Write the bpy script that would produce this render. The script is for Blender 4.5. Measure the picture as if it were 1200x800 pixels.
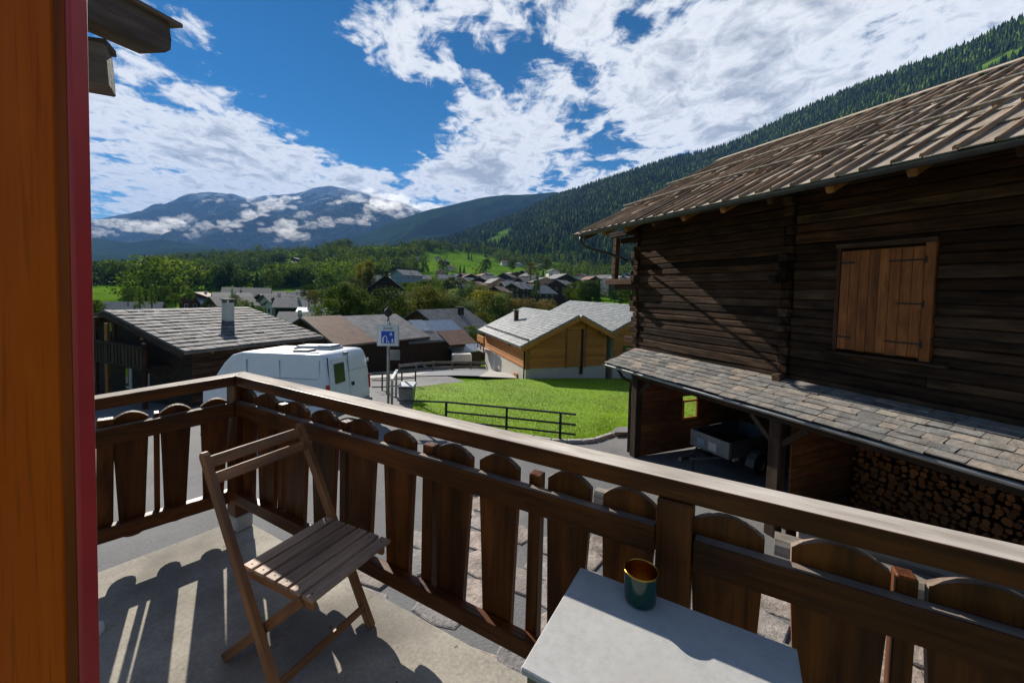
import bpy, bmesh, math, random
import numpy as np
from mathutils import Vector, Matrix, noise
R = math.radians
rnd = random.Random(11)
nrg = np.random.default_rng(5)
scene = bpy.context.scene
for o in list(bpy.data.objects): bpy.data.objects.remove(o)

# ------------------------------------------------------------------ camera
F_PX, PITCH, ROLL, PPY, CAM_H = 472.345, .0425076, -.0253376, 361.05, 1.66
CAM = np.array([0., 0., CAM_H])
_f = np.array([0, math.cos(PITCH), -math.sin(PITCH)]); _r = np.array([1., 0, 0]); _d = np.cross(_f, _r)
_c, _s = math.cos(ROLL), math.sin(ROLL)
RIGHT, DOWN, FWD = _c*_r + _s*_d, _c*_d - _s*_r, _f
cam_data = bpy.data.cameras.new('camera'); cam = bpy.data.objects.new('camera', cam_data)
scene.collection.objects.link(cam)
cam_data.sensor_width = 36; cam_data.lens = F_PX/1200*36
cam_data.shift_y = -(400-PPY)/1200
cam_data.clip_start = .05; cam_data.clip_end = 60000
cam.matrix_world = Matrix(((RIGHT[0], -DOWN[0], -FWD[0], 0), (RIGHT[1], -DOWN[1], -FWD[1], 0), (RIGHT[2], -DOWN[2], -FWD[2], CAM_H), (0, 0, 0, 1)))
scene.camera = cam

# ------------------------------------------------------------------ sky, sun, exposure
SUN_AZ, SUN_EL = R(-35), R(28.5)
SUN_DIR = Vector((math.sin(SUN_AZ)*math.cos(SUN_EL), math.cos(SUN_AZ)*math.cos(SUN_EL), math.sin(SUN_EL)))
SKY_STRENGTH = .07
SUN_STRENGTH = 5.0
EXPOSURE = 0.9
sun_d = bpy.data.lights.new('sun', 'SUN'); sun = bpy.data.objects.new('sun', sun_d); scene.collection.objects.link(sun)
sun_d.energy = SUN_STRENGTH; sun_d.angle = R(.53); sun_d.color = (1, .94, .84)
sun.rotation_euler = SUN_DIR.to_track_quat('Z', 'Y').to_euler(); sun.location = (-20, 20, 30)

def ray(x, y):
    return (x-600)/F_PX*RIGHT + (y-PPY)/F_PX*DOWN + FWD
def PX(x, y, Y):
    d = ray(x, y); return Vector(CAM + d*(Y/d[1]))
def PZ(x, y, z):
    d = ray(x, y); return Vector(CAM + d*((z-CAM_H)/d[2]))

world = bpy.data.worlds.new('World'); scene.world = world; world.use_nodes = True
nt = world.node_tree; nt.nodes.clear()
def W(t, **kw):
    n = nt.nodes.new(t)
    for k, v in kw.items(): setattr(n, k, v)
    return n
def build_world():
    L = nt.links.new
    out = W('ShaderNodeOutputWorld'); bg = W('ShaderNodeBackground'); bg.inputs[1].default_value = SKY_STRENGTH
    sky = W('ShaderNodeTexSky', sky_type='NISHITA'); sky.sun_disc = False
    sky.sun_elevation = SUN_EL; sky.sun_rotation = SUN_AZ; sky.altitude = 900; sky.air_density = 1.0; sky.dust_density = .1; sky.ozone_density = 2.5
    tc = W('ShaderNodeTexCoord')
    nrm = W('ShaderNodeVectorMath', operation='NORMALIZE'); L(tc.outputs['Generated'], nrm.inputs[0])
    sep = W('ShaderNodeSeparateXYZ'); L(nrm.outputs[0], sep.inputs[0])
    def mth(op, a, b=None, c=None, clamp=False):
        n = W('ShaderNodeMath', operation=op); n.use_clamp = clamp
        for i, v in enumerate((a, b, c)):
            if v is None: continue
            if isinstance(v, (int, float)): n.inputs[i].default_value = v
            else: L(v, n.inputs[i])
        return n.outputs[0]
    zc = mth('MAXIMUM', sep.outputs[2], .0)
    den = mth('ADD', zc, .13)
    comb = W('ShaderNodeCombineXYZ')
    L(mth('DIVIDE', sep.outputs[0], den), comb.inputs[0]); L(mth('DIVIDE', sep.outputs[1], den), comb.inputs[1])
    def nz(scale, detail, rough, dist=0., off=(0, 0, 0), stretch=(1, 1, 1), rot=0.):
        mp = W('ShaderNodeMapping'); mp.inputs['Location'].default_value = off; mp.inputs['Scale'].default_value = stretch; mp.inputs['Rotation'].default_value = (0, 0, rot)
        L(comb.outputs[0], mp.inputs[0])
        n = W('ShaderNodeTexNoise'); L(mp.outputs[0], n.inputs['Vector'])
        n.inputs['Scale'].default_value = scale; n.inputs['Detail'].default_value = detail; n.inputs['Roughness'].default_value = rough; n.inputs['Distortion'].default_value = dist
        return n.outputs[0]
    big = nz(1.1, 3, .5, .2, (3.1, 1.7, 0))
    det = nz(3.1, 12, .60, .55, (8.3, 2.2, 0), (1, 1.25, 1), .5)
    fine = nz(8.5, 8, .62, .6, (1.3, 5.2, 0), (1.3, 1, 1), .9)
    # cloud banks and blue gaps, as directions of this sky
    banks = [((130, 170), 11, .16), ((200, 205), 11, .20), ((290, 215), 10, .28), ((380, 222), 8, .36), ((180, 130), 6, .06), ((240, 165), 5, .12), ((450, 232), 7, .5), ((120, 25), 5, .12),
             ((520, 55), 7, .34), ((430, 35), 5, .22), ((470, 80), 4, .10), ((560, 190), 8, .42), ((600, 170), 7, .30), ((650, 40), 7, .30), ((640, 135), 5, .16),
             ((740, 40), 8, .22), ((760, 120), 7, .26), ((850, 60), 11, .20), ((960, 20), 15, .22), ((820, 140), 8, .34), ((700, 195), 5, .3), ((560, 225), 6, .3), ((1120, -60), 20, .4)]
    gaps = [((250, 30), 9, .10), ((340, 70), 8, .20), ((400, 130), 7, .36), ((450, 165), 5.5, .36), ((500, 135), 4.5, .26), ((330, 20), 6, .26), ((620, 95), 4.5, .22), ((690, 120), 4.5, .2), ((720, 175), 3.2, .26), ((560, 110), 3.5, .12), ((690, 80), 4, .12), ((460, 190), 3.5, .2)]
    cov = None
    for lst, sg in ((banks, 1), (gaps, -1)):
        for (px, rad, amp) in lst:
            d = Vector(ray(*px)).normalized()
            dt = W('ShaderNodeVectorMath', operation='DOT_PRODUCT'); L(nrm.outputs[0], dt.inputs[0]); dt.inputs[1].default_value = d
            mr = W('ShaderNodeMapRange', interpolation_type='SMOOTHERSTEP'); L(dt.outputs['Value'], mr.inputs[0])
            mr.inputs[1].default_value = math.cos(R(rad*1.3)); mr.inputs[2].default_value = 1.0
            mr.inputs[3].default_value = 0; mr.inputs[4].default_value = amp*sg
            cov = mr.outputs[0] if cov is None else mth('ADD', cov, mr.outputs[0])
    base = mth('ADD', mth('MULTIPLY', mth('SUBTRACT', det, .5), 2.5), mth('MULTIPLY', mth('SUBTRACT', big, .5), .5))
    base = mth('ADD', base, mth('MULTIPLY', mth('SUBTRACT', fine, .5), 1.5))
    dens = mth('ADD', mth('ADD', base, cov), -.04)
    mr = W('ShaderNodeMapRange', interpolation_type='SMOOTHSTEP'); L(dens, mr.inputs[0])
    mr.inputs[1].default_value = -.02; mr.inputs[2].default_value = .38; mr.inputs[3].default_value = 0; mr.inputs[4].default_value = 1
    alpha = mr.outputs[0]
    # cloud brightness: thin parts bright, thick bellies greyer
    thick = W('ShaderNodeMapRange'); L(mth('ADD', dens, mth('MULTIPLY', mth('SUBTRACT', fine, .5), .9)), thick.inputs[0])
    thick.inputs[1].default_value = .1; thick.inputs[2].default_value = 1.25; thick.inputs[3].default_value = 0; thick.inputs[4].default_value = 1
    ramp = W('ShaderNodeValToRGB'); L(thick.outputs[0], ramp.inputs[0])
    ramp.color_ramp.elements[0].color = (6.0, 6.3, 6.8, 1); ramp.color_ramp.elements[1].color = (3.4, 3.65, 4.1, 1)
    e = ramp.color_ramp.elements.new(.4); e.color = (7.4, 7.5, 7.7, 1); e = ramp.color_ramp.elements.new(.68); e.color = (5.4, 5.6, 6.0, 1)
    hs = W('ShaderNodeHueSaturation'); hs.inputs['Saturation'].default_value = 1.8; hs.inputs['Value'].default_value = .52; L(sky.outputs[0], hs.inputs['Color'])
    mix = W('ShaderNodeMix', data_type='RGBA'); L(alpha, mix.inputs[0]); L(hs.outputs[0], mix.inputs[6]); L(ramp.outputs[0], mix.inputs[7])
    L(mix.outputs[2], bg.inputs[0]); L(bg.outputs[0], out.inputs[0])
build_world()
scene.view_settings.view_transform = 'Standard'; scene.view_settings.look = 'None'; scene.view_settings.exposure = EXPOSURE; scene.view_settings.gamma = 1
scene.view_settings.use_curve_mapping = False
scene.render.engine = 'CYCLES'
scene.cycles.use_denoising = True
scene.cycles.max_bounces = 6; scene.cycles.transparent_max_bounces = 12
scene.cycles.volume_bounces = 0

# ------------------------------------------------------------------ helpers
COL = scene.collection
WM = {}
def link(o): COL.objects.link(o); return o
def put(o, M=None, parent=None):
    M = M.copy() if M is not None else Matrix()
    WM[o.name] = M
    if parent is not None:
        o.parent = parent; o.matrix_basis = WM[parent.name].inverted() @ M
    else:
        o.matrix_basis = M
    return o
def props(o, label=None, cat=None, group=None, kind=None):
    if label: o['label'] = label
    if cat: o['category'] = cat
    if group: o['group'] = group
    if kind: o['kind'] = kind
    return o
def thing(name, label, cat, loc=(0, 0, 0), rz=0, group=None, M=None):
    o = link(bpy.data.objects.new(name, None)); o.empty_display_size = .2
    put(o, M if M is not None else Matrix.Translation(loc) @ Matrix.Rotation(rz, 4, 'Z'))
    return props(o, label, cat, group)
def mesh(name, V, F, mats, mi=None, smooth=False):
    me = bpy.data.meshes.new(name); me.from_pydata([tuple(v) for v in V], [], F)
    for m in (mats if isinstance(mats, (list, tuple)) else [mats]): me.materials.append(m)
    if mi is not None: me.polygons.foreach_set('material_index', mi)
    if smooth: me.polygons.foreach_set('use_smooth', [True]*len(me.polygons))
    return me
def ob(name, me, M=None, parent=None): return put(link(bpy.data.objects.new(name, me)), M, parent)
def part(name, V, F, mats, parent=None, M=None, mi=None, smooth=False):
    return ob(name, mesh(name, V, F, mats, mi, smooth), M if M is not None else (WM[parent.name] if parent else None), parent)
class MB:
    def __init__(s): s.V = []; s.F = []; s.I = []
    def add(s, V, F, mi=0, M=None):
        n = len(s.V)
        s.V += [tuple(M @ Vector(v)) if M is not None else tuple(v) for v in V]
        s.F += [tuple(i+n for i in f) for f in F]; s.I += [mi]*len(F)
    def build(s, name, mats, parent=None, M=None, smooth=False): return part(name, s.V, s.F, mats, parent, M, s.I, smooth)
def convex_fix(V, F):
    c = sum((Vector(v) for v in V), Vector())/len(V); out = []
    for f in F:
        p = [Vector(V[i]) for i in f]
        nrm = Vector()
        for i in range(len(p)): nrm += (p[i]-p[0]).cross(p[(i+1) % len(p)]-p[0])
        fc = sum(p, Vector())/len(p)
        out.append(tuple(f) if nrm.dot(fc-c) >= 0 else tuple(reversed(f)))
    return out
_CB = None
def cbox(lx, ly, lz, c=.004):
    """chamfered box centred at origin; returns V, F; face index 0 is +Z top"""
    hx, hy, hz = lx/2, ly/2, lz/2; c = min(c, hx*.45, hy*.45, hz*.45)
    V = []; idx = {}
    for sx in (-1, 1):
        for sy in (-1, 1):
            for sz in (-1, 1):
                for k in range(3):
                    idx[(sx, sy, sz, k)] = len(V)
                    V.append((sx*(hx-(0 if k == 0 else c)), sy*(hy-(0 if k == 1 else c)), sz*(hz-(0 if k == 2 else c))))
    global _CB
    if _CB is None:
        F = []
        q = [(-1, -1), (1, -1), (1, 1), (-1, 1)]
        F.append([idx[(a, b, 1, 2)] for a, b in q]); F.append([idx[(a, b, -1, 2)] for a, b in q])
        for s in (-1, 1):
            F.append([idx[(s, a, b, 0)] for a, b in q]); F.append([idx[(a, s, b, 1)] for a, b in q])
        for s in (-1, 1):
            for t in (-1, 1):
                F.append([idx[(s, t, -1, 0)], idx[(s, t, 1, 0)], idx[(s, t, 1, 1)], idx[(s, t, -1, 1)]])
                F.append([idx[(s, -1, t, 0)], idx[(s, 1, t, 0)], idx[(s, 1, t, 2)], idx[(s, -1, t, 2)]])
                F.append([idx[(-1, s, t, 1)], idx[(1, s, t, 1)], idx[(1, s, t, 2)], idx[(-1, s, t, 2)]])
                for u in (-1, 1): F.append([idx[(s, t, u, k)] for k in range(3)])
        _CB = convex_fix(V, F)
    return V, _CB
BOXF = [(0, 3, 2, 1), (4, 5, 6, 7), (0, 1, 5, 4), (1, 2, 6, 5), (2, 3, 7, 6), (3, 0, 4, 7)]
def box(lx, ly, lz):
    hx, hy, hz = lx/2, ly/2, lz/2
    return [(-hx, -hy, -hz), (hx, -hy, -hz), (hx, hy, -hz), (-hx, hy, -hz), (-hx, -hy, hz), (hx, -hy, hz), (hx, hy, hz), (-hx, hy, hz)], BOXF
def frame(p0, p1, up=(0, 0, 1)):
    """matrix with X along p0->p1, Z close to up, origin at the middle"""
    p0, p1 = Vector(p0), Vector(p1); x = (p1-p0).normalized(); z = Vector(up)
    y = z.cross(x).normalized(); z = x.cross(y)
    M = Matrix((x, y, z)).transposed().to_4x4(); M.translation = (p0+p1)/2
    return M, (p1-p0).length
def board(name, p0, p1, w, t, mats, parent=None, up=(0, 0, 1), c=.004, top_mat=False, jit=0.):
    """a plank from p0 to p1: width w across, thickness t along up"""
    M, l = frame(p0, p1, up)
    V, F = cbox(l, w, t, c)
    if jit: V = [tuple(a+rnd.uniform(-jit, jit) for a in v) for v in V]
    mi = [1 if (top_mat and i == 0) else 0 for i in range(len(F))]
    return part(name, V, F, mats, parent, M, mi)
def bboard(mb, p0, p1, w, t, up=(0, 0, 1), mi=0, c=0):
    M, l = frame(p0, p1, up); V, F = cbox(l, w, t, c) if c else box(l, w, t); mb.add(V, F, mi, M)
def tube(mb, pts, r, n=8, mi=0, cap=True):
    pts = [Vector(p) for p in pts]; rings = []
    for i, p in enumerate(pts):
        d = ((pts[min(i+1, len(pts)-1)]-p).normalized() + (p-pts[max(i-1, 0)]).normalized()).normalized()
        up = Vector((0, 0, 1)) if abs(d.z) < .9 else Vector((1, 0, 0))
        a = d.cross(up).normalized(); b = a.cross(d)
        rr = r[i] if isinstance(r, (list, tuple)) else r
        rings.append([p + (a*math.cos(2*math.pi*k/n)+b*math.sin(2*math.pi*k/n))*rr for k in range(n)])
    V = [v for ring in rings for v in ring]; F = []
    for i in range(len(rings)-1):
        for k in range(n): F.append((i*n+k, (i+1)*n+k, (i+1)*n+(k+1) % n, i*n+(k+1) % n))
    if cap: F.append(tuple(range(n))); F.append(tuple(reversed(range((len(rings)-1)*n, len(rings)*n))))
    mb.add(V, F, mi)
def lathe(mb, prof, n=32, mi=0):
    V = []; F = []
    for r, z in prof: V += [(r*math.cos(2*math.pi*k/n), r*math.sin(2*math.pi*k/n), z) for k in range(n)]
    for i in range(len(prof)-1):
        for k in range(n): F.append((i*n+k, i*n+(k+1) % n, (i+1)*n+(k+1) % n, (i+1)*n+k))
    mb.add(V, F, mi)
def prism(poly, axis_len):
    """poly: list of (x,z) convex-ish ; extruded along y by axis_len centred"""
    n = len(poly); h = axis_len/2
    V = [(x, -h, z) for x, z in poly]+[(x, h, z) for x, z in poly]
    F = [tuple(range(n)), tuple(reversed(range(n, 2*n)))]+[(i, i+n, (i+1) % n+n, (i+1) % n) for i in range(n)]
    a = sum(poly[i][0]*poly[(i+1) % n][1]-poly[(i+1) % n][0]*poly[i][1] for i in range(n))
    if a < 0: F = [tuple(reversed(f)) for f in F]
    return V, F
def copy_tree(o, M, label=None, group=None):
    c = link(o.copy()); put(c, M)
    if label: c['label'] = label
    if group: c['group'] = group
    for ch in o.children:
        k = link(ch.copy()); k.parent = c; k.matrix_basis = ch.matrix_basis.copy()
        for g in ch.children:
            h = link(g.copy()); h.parent = k; h.matrix_basis = g.matrix_basis.copy()
    return c

# ------------------------------------------------------------------ materials
def mat_base(name):
    m = bpy.data.materials.new(name); m.use_nodes = True; t = m.node_tree; b = t.nodes['Principled BSDF']
    def nd(ty, **kw):
        n = t.nodes.new(ty)
        for k, v in kw.items(): setattr(n, k, v)
        return n
    return m, t, b, nd, t.links.new
def coords(nd, L, scale=(1, 1, 1), rand=True, src='Object'):
    tc = nd('ShaderNodeTexCoord'); mp = nd('ShaderNodeMapping'); mp.inputs['Scale'].default_value = scale
    if rand:
        oi = nd('ShaderNodeObjectInfo'); mu = nd('ShaderNodeMath', operation='MULTIPLY'); mu.inputs[1].default_value = 91.7
        L(oi.outputs['Random'], mu.inputs[0])
        ad = nd('ShaderNodeVectorMath', operation='ADD'); L(tc.outputs[src], ad.inputs[0]); L(mu.outputs[0], ad.inputs[1]); L(ad.outputs[0], mp.inputs[0])
        return mp.outputs[0], oi.outputs['Random']
    L(tc.outputs[src], mp.inputs[0]); return mp.outputs[0], None
def noise_n(nd, L, vec, scale, detail=5, rough=.6, dist=0.):
    n = nd('ShaderNodeTexNoise'); L(vec, n.inputs['Vector']); n.inputs['Scale'].default_value = scale; n.inputs['Detail'].default_value = detail
    n.inputs['Roughness'].default_value = rough; n.inputs['Distortion'].default_value = dist; return n.outputs[0]
def ramp_n(nd, L, fac, stops):
    r = nd('ShaderNodeValToRGB'); L(fac, r.inputs[0]); els = r.color_ramp.elements
    while len(els) < len(stops): els.new(.5)
    for e, (p, c) in zip(els, stops): e.position = p; e.color = (*c, 1)
    return r.outputs[0]
def mixc(nd, L, fac, a, b, mode='MIX'):
    m = nd('ShaderNodeMix', data_type='RGBA', blend_type=mode)
    for v, i in ((fac, 0), (a, 6), (b, 7)):
        if isinstance(v, (int, float)): m.inputs[i].default_value = v
        elif isinstance(v, tuple): m.inputs[i].default_value = (*v, 1)
        else: L(v, m.inputs[i])
    return m.outputs[2]
def maprange(nd, L, v, a, b, c, d):
    m = nd('ShaderNodeMapRange'); L(v, m.inputs[0])
    for i, x in enumerate((a, b, c, d)): m.inputs[i+1].default_value = x
    return m.outputs[0]
def bump_n(nd, L, b, h, strength, dist=.01):
    n = nd('ShaderNodeBump'); L(h, n.inputs['Height']); n.inputs['Strength'].default_value = strength; n.inputs['Distance'].default_value = dist
    L(n.outputs[0], b.inputs['Normal'])
def wood(name, dark, light, rough=.6, grain=22, bump=.35, var=.5, blot=None, spec=.4, coat=0.):
    m, t, b, nd, L = mat_base(name)
    v, rn = coords(nd, L, (1.1, grain, grain))
    n1 = noise_n(nd, L, v, 1.0, 7, .62, .6)
    v2, _ = coords(nd, L, (1.6, 5, 5)); n2 = noise_n(nd, L, v2, 1.3, 4, .55, .3)
    v3, _ = coords(nd, L, (4, grain*4, grain*4)); n3 = noise_n(nd, L, v3, 1.0, 3, .5)
    mid = tuple((a+c)/2 for a, c in zip(dark, light))
    c = ramp_n(nd, L, n1, [(.28, dark), (.5, mid), (.72, light)])
    c = mixc(nd, L, maprange(nd, L, n2, .35, .68, 0, .75), c, blot if blot else tuple(x*.55 for x in dark))
    c = mixc(nd, L, maprange(nd, L, n3, .55, .7, 0, .45), c, tuple(x*.45 for x in dark))
    k = maprange(nd, L, rn, 0, 1, 1-var*.5, 1+var*.5)
    vm = nd('ShaderNodeVectorMath', operation='SCALE'); L(c, vm.inputs[0]); L(k, vm.inputs['Scale'])
    L(vm.outputs[0], b.inputs['Base Color']); b.inputs['Roughness'].default_value = rough; b.inputs['Specular IOR Level'].default_value = spec
    if coat: b.inputs['Coat Weight'].default_value = coat; b.inputs['Coat Roughness'].default_value = .25
    ad = nd('ShaderNodeMath', operation='ADD'); L(n1, ad.inputs[0]); L(n3, ad.inputs[1])
    bump_n(nd, L, b, ad.outputs[0], bump, .006)
    return m
def plain(name, col, rough=.5, metal=0., var=.0, nscale=8, bump=.0, spec=.5):
    m, t, b, nd, L = mat_base(name)
    v, rn = coords(nd, L); n1 = noise_n(nd, L, v, nscale, 5, .6)
    c = ramp_n(nd, L, n1, [(.3, tuple(x*(1-var) for x in col)), (.7, tuple(min(1, x*(1+var)) for x in col))])
    L(c, b.inputs['Base Color']); b.inputs['Roughness'].default_value = rough; b.inputs['Metallic'].default_value = metal; b.inputs['Specular IOR Level'].default_value = spec
    if bump: bump_n(nd, L, b, n1, bump, .01)
    return m
def stone(name, cols, rough=.75, nscale=6, bump=.4, island=True, var=.25, spec=.4):
    """slates, slabs: one colour per piece from cols, mottled"""
    m, t, b, nd, L = mat_base(name)
    v, rn = coords(nd, L)
    if island:
        g = nd('ShaderNodeNewGeometry'); ad = nd('ShaderNodeMath', operation='ADD'); L(g.outputs['Random Per Island'], ad.inputs[0]); L(rn, ad.inputs[1])
        fr = nd('ShaderNodeMath', operation='FRACT'); L(ad.outputs[0], fr.inputs[0]); rn = fr.outputs[0]
    c = ramp_n(nd, L, rn, [((i+.5)/len(cols), k) for i, k in enumerate(cols)])
    n1 = noise_n(nd, L, v, nscale, 7, .65, .3); n2 = noise_n(nd, L, v, nscale*5, 4, .6)
    c = mixc(nd, L, 1.0, c, ramp_n(nd, L, n1, [(.25, (1-var*1.6,)*3), (.75, (1+var,)*3)]), 'MULTIPLY')
    c = mixc(nd, L, maprange(nd, L, n2, .55, .75, 0, .4), c, tuple(x*.5 for x in cols[0]))
    L(c, b.inputs['Base Color']); b.inputs['Roughness'].default_value = rough; b.inputs['Specular IOR Level'].default_value = spec
    ad = nd('ShaderNodeMath', operation='ADD'); L(n1, ad.inputs[0]); L(n2, ad.inputs[1]); bump_n(nd, L, b, ad.outputs[0], bump, .02)
    return m
def ground_mat(name, stops, scale, rough=.9, bump=.4, fine=8., blot=None):
    m, t, b, nd, L = mat_base(name)
    v, _ = coords(nd, L, rand=False)
    n1 = noise_n(nd, L, v, scale, 8, .65, .3); n2 = noise_n(nd, L, v, scale*fine, 5, .65)
    ad = nd('ShaderNodeMath', operation='ADD'); L(n1, ad.inputs[0]); L(n2, ad.inputs[1]); hf = nd('ShaderNodeMath', operation='MULTIPLY'); L(ad.outputs[0], hf.inputs[0]); hf.inputs[1].default_value = .5
    c = ramp_n(nd, L, hf.outputs[0], stops)
    if blot: 
        n3 = noise_n(nd, L, v, scale*.35, 4, .6); c = mixc(nd, L, maprange(nd, L, n3, .5, .68, 0, blot[1]), c, blot[0])
    L(c, b.inputs['Base Color']); b.inputs['Roughness'].default_value = rough; b.inputs['Specular IOR Level'].default_value = .25 if rough < .95 else 0.
    bump_n(nd, L, b, n2, bump, .02)
    return m
def leaf_mat(name, a, bcol, var=.35, spec=.08, nsc=.075):
    m, t, b, nd, L = mat_base(name)
    g = nd('ShaderNodeNewGeometry'); oi = nd('ShaderNodeObjectInfo')
    c = mixc(nd, L, g.outputs['Random Per Island'], a, bcol)
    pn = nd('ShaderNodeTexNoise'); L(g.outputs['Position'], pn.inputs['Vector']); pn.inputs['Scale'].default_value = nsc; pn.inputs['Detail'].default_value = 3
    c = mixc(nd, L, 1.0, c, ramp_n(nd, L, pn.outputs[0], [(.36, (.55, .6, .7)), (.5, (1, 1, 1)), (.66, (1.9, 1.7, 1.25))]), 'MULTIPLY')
    k = maprange(nd, L, oi.outputs['Random'], 0, 1, 1-var, 1+var)
    vm = nd('ShaderNodeVectorMath', operation='SCALE'); L(c, vm.inputs[0]); L(k, vm.inputs['Scale'])
    L(vm.outputs[0], b.inputs['Base Color']); b.inputs['Roughness'].default_value = .8; b.inputs['Specular IOR Level'].default_value = spec
    tr = nd('ShaderNodeBsdfTranslucent'); L(vm.outputs[0], tr.inputs[0]); mx = nd('ShaderNodeMixShader'); mx.inputs[0].default_value = .28
    L(b.outputs[0], mx.inputs[1]); L(tr.outputs[0], mx.inputs[2]); L(mx.outputs[0], t.nodes['Material Output'].inputs[0])
    return m

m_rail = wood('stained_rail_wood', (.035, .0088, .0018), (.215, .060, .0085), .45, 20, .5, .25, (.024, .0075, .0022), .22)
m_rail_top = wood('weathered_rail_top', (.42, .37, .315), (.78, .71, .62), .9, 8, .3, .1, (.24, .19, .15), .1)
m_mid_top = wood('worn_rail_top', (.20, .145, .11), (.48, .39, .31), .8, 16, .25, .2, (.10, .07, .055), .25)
m_bal = wood('stained_baluster_wood', (.035, .0088, .0018), (.235, .066, .0090), .45, 14, .45, .4, (.024, .0075, .0022), .22)
m_bal_edge = wood('worn_baluster_edge', (.15, .10, .075), (.36, .27, .21), .7, 16, .4, .4, None, .3)
m_chair = wood('acacia_chair_wood', (.21, .080, .026), (.47, .210, .078), .5, 18, .3, .35, (.08, .035, .018), .45)
m_seat = wood('weathered_seat_wood', (.32, .19, .115), (.56, .375, .245), .6, 18, .4, .35, (.14, .08, .055), .35)
m_door = wood('varnished_door_wood', (.60, .088, .0015), (.76, .135, .003), .6, 24, .1, .12, (.55, .078, .0015), .1)
m_door_dark = wood('varnished_stile_wood', (.25, .036, .002), (.36, .058, .003), .6, 9, .1, .1, (.13, .032, .003), .15)
m_red = plain('red_painted_edge', (.52, .030, .032), .45, 0, .12, 5, .15)
m_beam = wood('grey_brown_beam_wood', (.11, .08, .066), (.25, .19, .155), .8, 14, .5, .3, None, .25)
m_log = wood('old_larch_log', (.015, .0068, .0032), (.088, .040, .017), .85, 16, 1.4, 1.2, (.011, .0055, .0035), .12)
m_log_g = wood('greyed_larch_log', (.019, .0105, .0065), (.108, .064, .038), .9, 15, 1.4, 1.0, (.014, .0082, .0055), .12)
m_shut = wood('shutter_plank_wood', (.18, .058, .014), (.40, .140, .038), .65, 14, .8, .5, (.11, .036, .010), .2)
m_plank = wood('roof_plank_wood', (.32, .26, .20), (.60, .51, .41), .85, 12, .7, .5, (.22, .165, .115), .1)
m_batten = wood('roof_batten_wood', (.24, .150, .090), (.52, .36, .240), .85, 14, .8, .8, (.13, .085, .058), .15)
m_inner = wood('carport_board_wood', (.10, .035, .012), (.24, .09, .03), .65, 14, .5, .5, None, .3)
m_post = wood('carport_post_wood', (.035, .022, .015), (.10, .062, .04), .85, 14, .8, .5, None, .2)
m_fire = wood('firewood_bark', (.06, .035, .02), (.16, .09, .05), .9, 10, .6, .5)
m_fire_end = stone('firewood_cut_end', [(.18, .066, .016), (.27, .105, .027), (.12, .043, .011)], .8, 12, .3, False)
m_chalet = wood('honey_larch_board', (.36, .125, .024), (.60, .245, .052), .6, 16, .3, .35, (.40, .145, .03), .3)
m_chalet_d = wood('chalet_post_wood', (.22, .10, .028), (.40, .19, .06), .6, 16, .3, .3, None, .3)
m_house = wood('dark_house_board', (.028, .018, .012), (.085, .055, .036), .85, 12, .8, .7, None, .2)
m_house_r = wood('red_brown_board', (.05, .022, .013), (.13, .06, .035), .85, 12, .6, .6, None, .2)
m_greytimber = wood('silver_grey_timber', (.20, .17, .14), (.42, .37, .31), .85, 14, .7, .4, (.10, .085, .07), .2)
m_slate = stone('leanto_slate', [(.16, .155, .148), (.22, .21, .195), (.30, .265, .225), (.18, .175, .168), (.26, .238, .215), (.34, .275, .22), (.22, .212, .20)], .88, 5, .5, False, .35, .12)
m_slate_h = stone('house_slate', [(.085, .082, .083), (.15, .144, .145), (.118, .112, .112), (.24, .226, .228), (.10, .096, .097)], .8, 4, .5, False, .35, .12)
m_slate_c = stone('chalet_slate', [(.19, .20, .20), (.27, .28, .28), (.23, .24, .235), (.31, .315, .30)], .55, 3, .5, True, .3, .5)
m_slate_far = stone('village_slate', [(.15, .145, .14), (.27, .258, .25), (.20, .192, .185)], .8, 1.5, .4, True, .35, .15)
m_rust = stone('rusty_sheet_roof', [(.20, .105, .065), (.25, .135, .085)], .8, 2, .3, True, .35)
m_tin = plain('galvanised_sheet', (.33, .36, .40), .38, .55, .25, 3, .1)
m_tin_blue = plain('blue_grey_sheet', (.20, .26, .33), .45, .3, .2, 3, .1)
m_metal = plain('dull_zinc', (.20, .21, .22), .45, .7, .25, 6, .1)
m_gutter = plain('dark_gutter_metal', (.045, .05, .05), .42, .6, .3, 6, .1)
m_iron = plain('black_iron', (.03, .028, .026), .6, .6, .2, 10, .1)
m_conc = ground_mat('balcony_concrete', [(.28, (.15, .13, .11)), (.44, (.30, .272, .225)), (.56, (.39, .355, .295)), (.75, (.48, .44, .37))], 3.0, .88, .12, 18, ((.15, .135, .115), .75))
def add_specks(m, scale, thr, col, amt):
    t = m.node_tree; b = t.nodes['Principled BSDF']; src = b.inputs['Base Color'].links[0].from_socket
    def nd(ty, **kw):
        n = t.nodes.new(ty)
        for k, v in kw.items(): setattr(n, k, v)
        return n
    L = t.links.new; tc = nd('ShaderNodeTexCoord'); n1 = noise_n(nd, L, tc.outputs['Object'], scale, 4, .7, .2)
    L(mixc(nd, L, maprange(nd, L, n1, thr, thr+.05, 0, amt), src, col), b.inputs['Base Color'])
add_specks(m_conc, 16, .66, (.05, .04, .035), .8); add_specks(m_conc, 60, .68, (.08, .07, .06), .6)
m_base = ground_mat('render_plaster', [(.3, (.42, .38, .32)), (.7, (.56, .52, .45))], 2.0, .9, .2, 10)
m_table = ground_mat('stone_tabletop', [(.3, (.36, .35, .33)), (.5, (.44, .43, .41)), (.7, (.49, .48, .455))], 6, .5, .06, 9, ((.33, .29, .25), .45))
m_tableside = plain('table_steel', (.22, .17, .12), .5, .3, .2, 8)
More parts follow.
